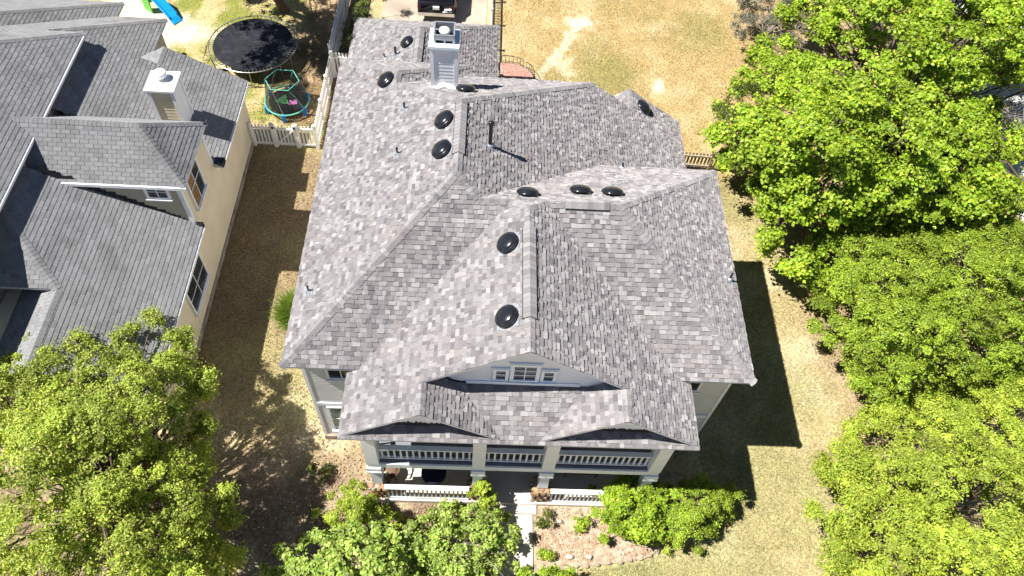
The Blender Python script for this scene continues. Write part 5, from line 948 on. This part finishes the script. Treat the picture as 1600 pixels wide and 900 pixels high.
# front shrubs
SG = 'shrubs in front of the porch'
lob = [(4.33,-1.99,1.4,0.33),(4.99,-2.32,1.2,0.24),(3.88,-2.92,1.1,0.25),(3.28,-2.54,1.2,0.22),(3.73,-1.61,1.4,0.2),(4.0,-2.71,1.3,0.28),(4.46,-2.93,1.4,0.23),(3.77,-1.48,1.4,0.16),(5.12,-1.83,0.9,0.22),(3.73,-1.99,1.6,0.36),(4.72,-2.57,1.4,0.24),(3.64,-2.44,1.8,0.25),(4.16,-2.62,1.5,0.21),(4.35,-2.4,1.8,0.28),(5.23,-2.31,0.8,0.15),(4.54,-1.87,1.5,0.32),(3.77,-2.81,1.1,0.16),(3.48,-2.22,1.7,0.35),(4.86,-2.52,1.1,0.14),(4.86,-1.95,1.5,0.3),(3.34,-2.48,1.6,0.33),(4.49,-3.07,1.3,0.18),(5.0,-1.66,1.1,0.18),(4.23,-3.17,1.2,0.2),(4.83,-2.68,1.1,0.23),(3.49,-1.68,1.3,0.17),(3.63,-2.91,1.2,0.22),(3.66,-2.35,2.1,0.22),(4.94,-2.57,0.9,0.17),(4.14,-2.92,1.4,0.35),(4.51,-2.5,1.8,0.25),(3.83,-2.39,1.6,0.32),(4.47,-3.17,1.2,0.14),(3.39,-2.64,1.4,0.16),(4.49,-1.49,1.1,0.24),(4.04,-2.53,1.3,0.28),(4.19,-1.33,1.3,0.14),(4.83,-2.25,1.1,0.3),(3.24,-1.96,1.1,0.18),(3.35,-2.0,1.4,0.25),(4.46,-1.38,1.2,0.18),(4.93,-2.17,1.4,0.17),(3.63,-1.73,1.4,0.29),(4.61,-1.42,1.1,0.16),(5.07,-2.42,1.1,0.22),(4.12,-2.03,1.8,0.21),(3.26,-1.85,1.2,0.11),(2.84,-1.48,0.5,0.11),(4.1,-0.89,0.9,0.1),(4.01,-0.88,0.7,0.11),(4.31,-0.83,0.7,0.09),(4.26,-0.64,0.3,0.14),(5.18,-1.17,0.4,0.12),(5.55,-1.37,0.4,0.15),(5.3,-2.6,1.3,0.14),(5.48,-2.46,0.4,0.09),(4.93,-3.1,1.2,0.08),(4.42,-3.08,0.7,0.15),(5.0,-3.03,0.9,0.14),(3.97,-2.84,0.5,0.08),(3.17,-3.12,0.6,0.12),(2.87,-2.41,1.1,0.1),(3.33,-2.98,1.3,0.1)]
clump_tree('leafy_shrub', 'tall bright green shrub at the right end of the porch', 'shrub', (4.4, -2.3, 0), lob, 12, 40, .16, .09, BRIGHT, .05, group=SG, wratio=.7, flat=.6)
lob = [(5.44,-2.35,1.3,0.16),(7.11,-1.73,1.2,0.24),(5.57,-1.85,1.4,0.22),(6.34,-2.64,1.0,0.31),(6.09,-1.57,1.2,0.18),(6.15,-2.88,1.0,0.13),(5.94,-2.83,1.4,0.24),(6.77,-2.6,0.9,0.2),(5.46,-2.8,1.1,0.14),(6.19,-2.99,1.1,0.14),(5.62,-2.15,1.0,0.18),(5.62,-2.86,1.3,0.28),(6.81,-2.05,1.4,0.26),(5.56,-3.03,1.0,0.15),(5.49,-3.0,0.8,0.2),(6.41,-2.35,1.4,0.28),(5.95,-2.27,1.6,0.23),(5.41,-2.55,1.1,0.17),(5.55,-2.49,1.4,0.2),(6.02,-2.52,1.3,0.32),(6.58,-1.43,1.1,0.15),(7.01,-2.21,1.0,0.23),(6.58,-2.76,0.9,0.21),(7.39,-1.87,1.0,0.2),(5.62,-3.13,1.2,0.13),(7.07,-2.06,1.3,0.31),(6.47,-1.72,1.2,0.34),(7.25,-1.88,1.1,0.16),(5.65,-2.66,1.7,0.26),(6.18,-1.42,1.2,0.23),(6.58,-1.51,1.1,0.17),(5.44,-2.25,0.8,0.18),(6.9,-1.44,0.8,0.15),(5.6,-2.69,1.3,0.31),(6.23,-1.6,1.1,0.31),(5.99,-2.63,1.9,0.21),(5.91,-2.87,1.1,0.28),(5.6,-2.5,1.0,0.21),(6.5,-2.31,1.7,0.28),(7.04,-1.37,0.9,0.13),(6.11,-1.2,0.5,0.14),(6.37,-1.15,0.3,0.1),(6.48,-1.2,1.2,0.1),(6.74,-1.09,0.9,0.12),(7.66,-1.36,0.8,0.11),(7.76,-1.33,0.7,0.11),(8.11,-1.35,0.3,0.12),(7.73,-1.8,1.3,0.14),(7.61,-2.15,0.4,0.14),(6.92,-2.85,0.5,0.14),(6.35,-3.36,0.4,0.12),(6.36,-2.98,0.8,0.11),(5.58,-3.27,0.8,0.15),(5.22,-3.09,0.9,0.12),(5.13,-2.67,1.1,0.1),(4.91,-1.88,1.0,0.17),(5.38,-2.01,0.3,0.1),(5.46,-1.83,1.3,0.17),(5.21,-2.33,1.3,0.12)]
clump_tree('leafy_shrub', 'darker green shrub on the lawn corner beside the bright one', 'shrub', (6.0, -2.2, 0), lob, 12, 38, .15, .08, MID, .05, group=SG, flat=.6)
lob = [(-5.2,-2.15,1.4,0.16),(-4.65,-2.65,1.7,0.2),(-5.76,-2.72,1.1,0.12),(-4.56,-2.8,1.4,0.23),(-5.02,-2.3,1.6,0.17),(-5.78,-2.89,1.1,0.18),(-4.13,-2.98,1.0,0.13),(-5.16,-2.38,1.3,0.26),(-5.15,-3.05,1.3,0.17),(-4.91,-2.98,1.8,0.23),(-5.59,-2.9,1.6,0.13),(-5.37,-2.45,1.2,0.16),(-4.37,-3.04,1.1,0.14),(-5.52,-2.39,1.2,0.15),(-4.65,-2.36,1.1,0.24),(-4.15,-2.62,1.1,0.17),(-5.02,-3.05,1.5,0.12),(-5.42,-2.59,1.3,0.16),(-4.92,-2.47,1.6,0.16),(-4.84,-2.74,2.2,0.26),(-5.17,-2.78,1.4,0.18),(-4.73,-2.63,1.9,0.19),(-4.7,-2.45,1.7,0.18),(-4.7,-2.91,1.3,0.23),(-5.32,-2.47,1.5,0.11),(-5.34,-1.98,1.2,0.18),(-5.54,-3.08,1.0,0.2),(-4.45,-2.53,1.5,0.16),(-4.28,-2.75,1.6,0.11),(-5.95,-2.76,0.9,0.11),(-5.86,-2.71,0.6,0.12),(-5.56,-1.88,1.1,0.09),(-5.96,-2.04,0.9,0.11),(-5.35,-1.43,0.5,0.12),(-5.0,-1.7,1.0,0.1),(-4.58,-2.01,0.8,0.08),(-4.68,-1.86,0.4,0.09),(-4.19,-2.27,0.4,0.1),(-3.81,-2.55,0.5,0.14),(-4.27,-2.98,0.9,0.13),(-3.74,-3.12,1.2,0.11),(-3.99,-2.78,1.2,0.12),(-4.75,-2.83,0.9,0.12),(-5.51,-3.36,0.8,0.09),(-5.37,-3.13,1.2,0.13),(-6.41,-2.56,0.7,0.11)]
clump_tree('leafy_shrub', 'airy yellow-green shrub below the left porch pier', 'shrub', (-5.3, -2.7, 0), lob, 11, 30, .13, .07, YEL, .04, group=SG, flat=.7)
lob = [(-3.93,-3.85,1.7,0.38),(-3.09,-4.32,1.5,0.23),(-5.52,-4.34,2.2,0.26),(-3.14,-5.25,1.6,0.17),(-3.62,-3.71,1.8,0.31),(-4.88,-3.51,1.6,0.22),(-3.75,-4.96,2.2,0.38),(-3.94,-5.2,2.4,0.31),(-4.21,-5.47,1.6,0.15),(-6.01,-4.93,1.9,0.22),(-4.1,-4.44,2.0,0.31),(-6.7,-4.81,2.0,0.25),(-4.28,-4.89,2.6,0.35),(-4.31,-3.38,1.6,0.15),(-6.42,-4.53,1.8,0.24),(-4.59,-4.23,2.6,0.39),(-5.1,-4.02,2.1,0.22),(-5.7,-3.84,1.8,0.16),(-5.13,-5.09,2.3,0.38),(-4.9,-5.45,1.8,0.29),(-3.49,-4.24,1.9,0.29),(-6.59,-3.93,1.4,0.15),(-4.78,-5.18,1.8,0.33),(-5.27,-4.76,2.7,0.25),(-4.13,-4.05,2.1,0.3),(-3.93,-3.45,1.4,0.29),(-5.57,-5.32,1.6,0.28),(-6.42,-4.73,2.0,0.41),(-5.29,-4.37,2.3,0.28),(-3.49,-4.78,2.4,0.22),(-6.47,-4.95,1.8,0.39),(-4.12,-5.33,1.8,0.35),(-3.67,-5.44,1.8,0.15),(-3.7,-5.15,1.8,0.26),(-7.3,-5.24,1.5,0.27),(-6.78,-4.44,1.8,0.25),(-4.76,-3.51,1.8,0.17),(-5.99,-5.43,1.5,0.28),(-5.64,-5.25,2.3,0.41),(-3.1,-3.85,1.4,0.14),(-4.06,-4.76,2.1,0.2),(-3.43,-5.21,1.8,0.3),(-4.01,-4.0,2.0,0.2),(-5.02,-4.71,2.2,0.24),(-5.55,-3.62,1.4,0.2),(-5.45,-3.53,1.4,0.27),(-3.12,-5.29,1.3,0.16),(-4.89,-5.01,2.6,0.31),(-4.19,-4.62,2.0,0.21),(-6.16,-4.55,2.0,0.32),(-3.33,-5.03,1.9,0.4),(-5.25,-4.81,2.4,0.22),(-4.8,-5.11,2.2,0.36),(-5.26,-5.41,1.4,0.2),(-3.74,-5.27,1.8,0.21),(-4.97,-3.79,1.7,0.38),(-5.74,-4.57,2.3,0.26),(-6.93,-5.16,2.0,0.3),(-4.15,-4.38,2.6,0.27),(-6.58,-5.26,1.9,0.38),(-5.48,-4.7,2.3,0.38),(-7.26,-4.87,1.5,0.14),(-5.27,-4.54,2.0,0.22),(-6.72,-5.34,2.2,0.22),(-5.05,-4.2,1.9,0.24),(-6.66,-5.44,1.5,0.18),(-3.86,-4.42,2.6,0.37),(-7.3,-5.03,1.6,0.14),(-4.43,-4.13,2.1,0.2),(-4.3,-4.53,2.6,0.35),(-7.13,-4.04,1.8,0.15),(-7.19,-4.79,1.7,0.12),(-7.66,-4.5,1.2,0.1),(-6.41,-3.52,1.3,0.16),(-6.05,-3.55,1.7,0.16),(-5.98,-3.45,1.3,0.11),(-5.04,-3.04,0.8,0.12),(-5.44,-3.18,1.1,0.16),(-5.02,-3.27,1.7,0.13),(-3.37,-3.44,1.7,0.12),(-4.19,-3.21,1.3,0.17),(-3.29,-3.07,1.3,0.09),(-4.36,-3.31,1.6,0.16),(-3.78,-3.33,1.0,0.14),(-2.98,-3.6,1.4,0.17),(-3.09,-5.27,1.5,0.12),(-3.07,-4.77,1.0,0.11),(-2.85,-5.02,1.6,0.16),(-3.05,-4.51,1.4,0.16),(-2.91,-4.21,1.6,0.14),(-2.96,-4.33,0.9,0.14),(-7.74,-4.91,0.8,0.13),(-8.04,-5.32,0.8,0.09)]
clump_tree('leafy_shrub', 'large pale-leaved shrub along the bottom edge left of the walk', 'shrub', (-4.3, -4.4, 0), lob, 11, 20, .18, .125, BIGL, .06, bark='palebark', group=SG, wratio=.85, extra_twigs=2)
lob = [(0.22,-4.15,0.8,0.12),(-2.87,-2.67,0.7,0.14),(-1.93,-3.15,1.1,0.2),(-1.63,-3.26,1.1,0.17),(-1.32,-3.17,1.5,0.18),(-2.27,-4.81,0.9,0.21),(-1.51,-3.12,1.0,0.17),(-2.01,-3.19,1.5,0.32),(-2.12,-4.78,1.1,0.22),(-0.42,-4.2,1.0,0.19),(-1.46,-4.83,0.9,0.3),(-1.06,-3.38,1.0,0.19),(-1.2,-4.64,1.0,0.32),(-2.58,-4.8,1.0,0.18),(-1.54,-4.46,1.4,0.25),(-1.0,-4.67,1.3,0.2),(-2.07,-2.62,1.0,0.24),(-2.11,-4.37,1.2,0.3),(-2.06,-5.03,1.0,0.24),(-0.81,-3.49,1.4,0.33),(-2.85,-4.04,0.9,0.19),(-1.52,-3.92,1.6,0.26),(0.22,-4.99,1.1,0.31),(-2.26,-3.95,1.0,0.17),(-2.15,-4.12,1.5,0.26),(-1.08,-3.89,1.4,0.23),(-0.31,-3.23,0.9,0.14),(-0.98,-3.37,1.4,0.24),(-2.98,-3.32,0.8,0.21),(-1.93,-4.18,1.3,0.32),(-1.84,-5.15,0.7,0.16),(-1.05,-4.07,1.0,0.21),(-0.56,-4.09,0.9,0.17),(-2.24,-4.23,1.5,0.19),(-2.07,-5.22,0.8,0.16),(-0.52,-3.48,1.0,0.23),(-2.52,-2.44,0.6,0.19),(0.12,-4.9,1.3,0.25),(-2.22,-3.71,1.1,0.22),(-0.89,-2.95,1.3,0.32),(-1.79,-4.64,1.3,0.27),(-0.54,-3.11,1.1,0.22),(-2.32,-3.64,1.5,0.33),(-0.34,-4.92,1.3,0.26),(-2.31,-5.2,0.7,0.12),(-2.88,-3.28,1.0,0.15),(-2.99,-4.91,0.7,0.14),(-0.74,-4.02,0.9,0.28),(-0.89,-4.82,1.0,0.24),(-1.05,-3.25,1.5,0.32),(-1.96,-2.8,1.0,0.23),(-0.54,-2.39,0.8,0.21),(-1.06,-4.77,1.0,0.26),(-1.69,-4.15,1.5,0.22),(-1.84,-4.93,1.3,0.2),(-0.23,-5.03,0.8,0.15),(-2.58,-4.59,1.2,0.21),(-1.5,-2.49,0.8,0.16),(-1.61,-5.16,0.8,0.22),(0.47,-5.1,0.9,0.23),(-1.02,-2.88,1.2,0.19),(-2.41,-3.34,1.1,0.18),(-2.57,-4.24,1.2,0.18),(0.69,-5.16,0.7,0.12),(-0.56,-3.63,0.9,0.15),(-2.34,-3.11,1.0,0.3),(-2.47,-4.14,1.3,0.26),(-2.47,-3.9,1.2,0.28),(-1.01,-4.32,1.4,0.21),(-1.64,-4.43,1.7,0.34),(-2.86,-3.42,0.9,0.2),(-0.63,-2.79,1.1,0.26),(-2.51,-3.64,1.2,0.31),(-2.91,-3.08,0.8,0.22),(-1.69,-2.92,0.9,0.16),(-2.22,-2.31,1.2,0.11),(-2.64,-2.51,0.3,0.14),(-1.86,-2.12,0.4,0.17),(-2.15,-2.47,0.8,0.15),(-1.24,-2.18,0.5,0.16),(-1.84,-2.13,0.3,0.15),(-0.86,-2.47,0.8,0.14),(-0.14,-2.47,0.3,0.15),(0.23,-3.22,1.0,0.09),(0.08,-3.13,1.2,0.15),(-0.14,-3.27,0.5,0.11),(-0.1,-3.51,0.9,0.17),(-0.26,-3.94,0.7,0.13),(-0.27,-3.85,0.7,0.11),(0.03,-3.52,0.8,0.15),(0.77,-4.55,0.7,0.12),(0.76,-4.63,0.3,0.14),(0.98,-5.02,0.7,0.14),(-2.84,-5.17,0.5,0.12),(-0.62,-5.16,0.6,0.09),(-3.23,-3.56,0.3,0.15),(-3.32,-3.88,0.9,0.15),(-3.25,-5.24,0.8,0.11),(-3.18,-4.59,0.3,0.08),(-3.27,-3.34,0.6,0.1),(-3.07,-2.96,0.8,0.13),(-3.17,-2.87,0.8,0.11)]
clump_tree('leafy_shrub', 'low mixed green shrub beside the front walk', 'shrub', (-1.7, -3.3, 0), lob, 10, 17, .16, .105, BIGL, .04, bark='palebark', group=SG, wratio=.75, extra_twigs=2)
lob = ellip_lobes((-.9, -1.95, 1.35), (.4, .35, .5), 9, (.14, .24), seed=46, zmin=-.7)
clump_tree('leafy_shrub', 'slender bright sapling against the middle porch pier', 'shrub', (-.95, -2.1, 0), lob, 12, 16, .11, .11, YEL, .025, group=SG, wratio=.75)
lob = ellip_lobes((1.0, -4.6, .9), (1.1, .45, .5), 16, (.18, .3), seed=47, zmin=-.7)
clump_tree('leafy_shrub', 'small green plant at the bottom edge right of the walk', 'shrub', (1.4, -4.55, 0), lob, 12, 22, .14, .12, BRIGHT, .03, group=SG)
for i, (x, y, r, h, lb) in enumerate(((1.15, -2.45, .28, .5, 'small dark weed at the walk beside the stone pier'), (2.55, -2.55, .3, .5, 'leafy weed in the bare bed below the right railing'), (1.3, -3.6, .22, .45, 'bright seedling in the bed beside the front walk'), (5.3, -3.15, .35, .4, 'yellow low plant under the right-hand shrubs'), (-6.6, -.9, .35, .5, 'dark weed in the shade beside the left porch corner'))):
    lob = ellip_lobes((x, y, h * .6), (r, r, h * .5), 6, (.1, .18), seed=50 + i, zmin=-.6); clump_tree('garden_weed', lb, 'plant', (x, y, 0), lob, 7, 10, .15, .085, YEL if i == 3 else (OLIVE if i in (0, 4) else BRIGHT), .015, group='weeds in the garden beds')
def grass_clump(name, label, c, r, n, h, col):
    ang = rng.uniform(0, 2 * math.pi, n); rad = r * rng.random(n) ** .6; b = np.stack([c[0] + rad * np.cos(ang), c[1] + rad * np.sin(ang), np.zeros(n)], 1)
    ln = h * rng.uniform(.5, 1.1, n); lean = rng.uniform(.15, .75, n); a2 = ang + rng.normal(0, .5, n)
    md = b + np.stack([np.cos(a2) * lean * ln * .4, np.sin(a2) * lean * ln * .4, ln * .62], 1); tp = b + np.stack([np.cos(a2) * lean * ln, np.sin(a2) * lean * ln, ln * (1 - lean * .35)], 1)
    sd = np.stack([-np.sin(a2), np.cos(a2), np.zeros(n)], 1) * .011
    V = np.stack([b - sd, b + sd, md + sd, md - sd, tp], 1).reshape(-1, 3); i = np.arange(n)[:, None] * 5
    F = np.concatenate([i + np.array([0, 1, 2]), i + np.array([0, 2, 3]), i + np.array([3, 2, 4])], 1).reshape(-1, 3)
    k_ = np.exp(rng.normal(0, .2, n))[:, None]; o = np_mesh(name, V, F, np.repeat(np.array(col)[None] * k_, 3, 0), 'leaf'); return tag(o, label, 'plant')
grass_clump('ornamental_grass', 'bright green grassy clump at the left wall below the eave', (-8.25, 5.25), .62, 2600, 1.15, (.2, .3, .04))

# ------------------------------------------------------------------ grass blades, leaf litter
def scatter_grass():
    x = np.concatenate([rng.uniform(.9, 15, 100000), rng.uniform(7.0, 14.5, 130000), rng.uniform(-1, 15, 120000), rng.uniform(-12, -6.6, 60000)]); y = np.concatenate([-3.0 - 6 * rng.random(100000) ** .8, rng.uniform(-3.2, 14, 130000), rng.uniform(13, 29, 120000), rng.uniform(-.5, 25, 60000)])
    ok = ~((x < 7) & (y > -3.95 + .16 * np.maximum(0, x - 3.2) ** 1.5) & (y < 5) & (x > 0)) & ~((x > -1.3) & (x < -.9)) & ~((x > -1.5) & (x < 1.2) & (y < 21.1) & (y > 12)) & ~((x < -6.5) & (x > -8.6) & (y > 12.6)) ; x, y = x[ok], y[ok]; n = len(x)
    c = ground_col(x, y); a = rng.uniform(0, 2 * math.pi, n); L = rng.uniform(.03, .1, n); tilt = rng.uniform(.25, 1.2, n)
    b = np.stack([x, y, np.full(n, -.02)], 1); sd = np.stack([-np.sin(a), np.cos(a), np.zeros(n)], 1) * .009
    tp = b + np.stack([np.cos(a) * L * np.sin(tilt), np.sin(a) * L * np.sin(tilt), L * np.cos(tilt) + .015], 1)
    V = np.stack([b - sd, b + sd, tp], 1).reshape(-1, 3); F = np.arange(n * 3).reshape(-1, 3)
    dry = rng.random(n)[:, None]; t = c * np.exp(rng.normal(0, .32, n))[:, None]; t = t * np.where(dry > .75, np.array([[.62, .85, .55]]), np.array([[1.12, 1.08, 1.02]]))
    np_mesh('grass', V, F, np.clip(t, 0, .8), 'grass', None, 'stuff')
scatter_grass()
def litter(name, x, y, z, cols, smin, smax):
    n = len(x); cen = np.stack([x, y, z], 1); a = rng.uniform(0, 2 * math.pi, n); s = rng.uniform(smin, smax, n)
    t = np.stack([np.cos(a), np.sin(a), rng.normal(0, .25, n)], 1) * s[:, None]; b = np.stack([-np.sin(a), np.cos(a), rng.normal(0, .25, n)], 1) * s[:, None] * .55
    V = np.stack([cen - t, cen + b, cen + t, cen - b], 1).reshape(-1, 3); F = np.arange(n * 4).reshape(-1, 4)
    cols = np.array(cols); k_ = cols[rng.integers(0, len(cols), n)] * np.exp(rng.normal(0, .2, n))[:, None]
    o = np_mesh(name, V, F, np.clip(k_, 0, .8), 'litter', None, 'stuff'); return o
DEAD = [(.34, .2, .11), (.45, .31, .2), (.24, .14, .08), (.55, .43, .32), (.38, .22, .15)]
n = 5200; x = rng.uniform(.95, 6.1, n); y = rng.uniform(-3.85, -1.95, n); ok = (y > -3.75 + .16 * np.maximum(0, x - 3.6) ** 1.5) & (fbm(x, y, 1.6) > rng.uniform(.3, .62, n)); litter('leaf_litter', x[ok], y[ok], np.full(ok.sum(), .05), DEAD, .02, .055)
n = 16000; x = rng.uniform(-12.2, -.6, n); y = rng.uniform(-6.5, 2.4, n); ok = (fbm(x, y, .9) > rng.uniform(.3, .75, n)) & ~((x > -4.9) & (y > -1.95)) & ~((x > -6.7) & (y > .3)); litter('leaf_litter', x[ok], y[ok], np.full(ok.sum(), .03), [(.25, .15, .09), (.33, .22, .14), (.17, .1, .06), (.4, .3, .22)], .02, .055)
n = 9000; x = rng.uniform(-11.8, -6.7, n); y = rng.uniform(2, 14.3, n); ok = fbm(x, y, 1.2) > rng.uniform(.35, .8, n); litter('leaf_litter', x[ok], y[ok], np.full(ok.sum(), .03), [(.26, .17, .1), (.33, .24, .15), (.2, .13, .08)], .015, .04)
n = 6000; x = rng.uniform(-16.5, -9.1, n); y = rng.uniform(15.5, 26, n); ok = fbm(x, y, 1.2) > rng.uniform(.35, .8, n); litter('leaf_litter', x[ok], y[ok], np.full(ok.sum(), .03), DEAD, .02, .05)
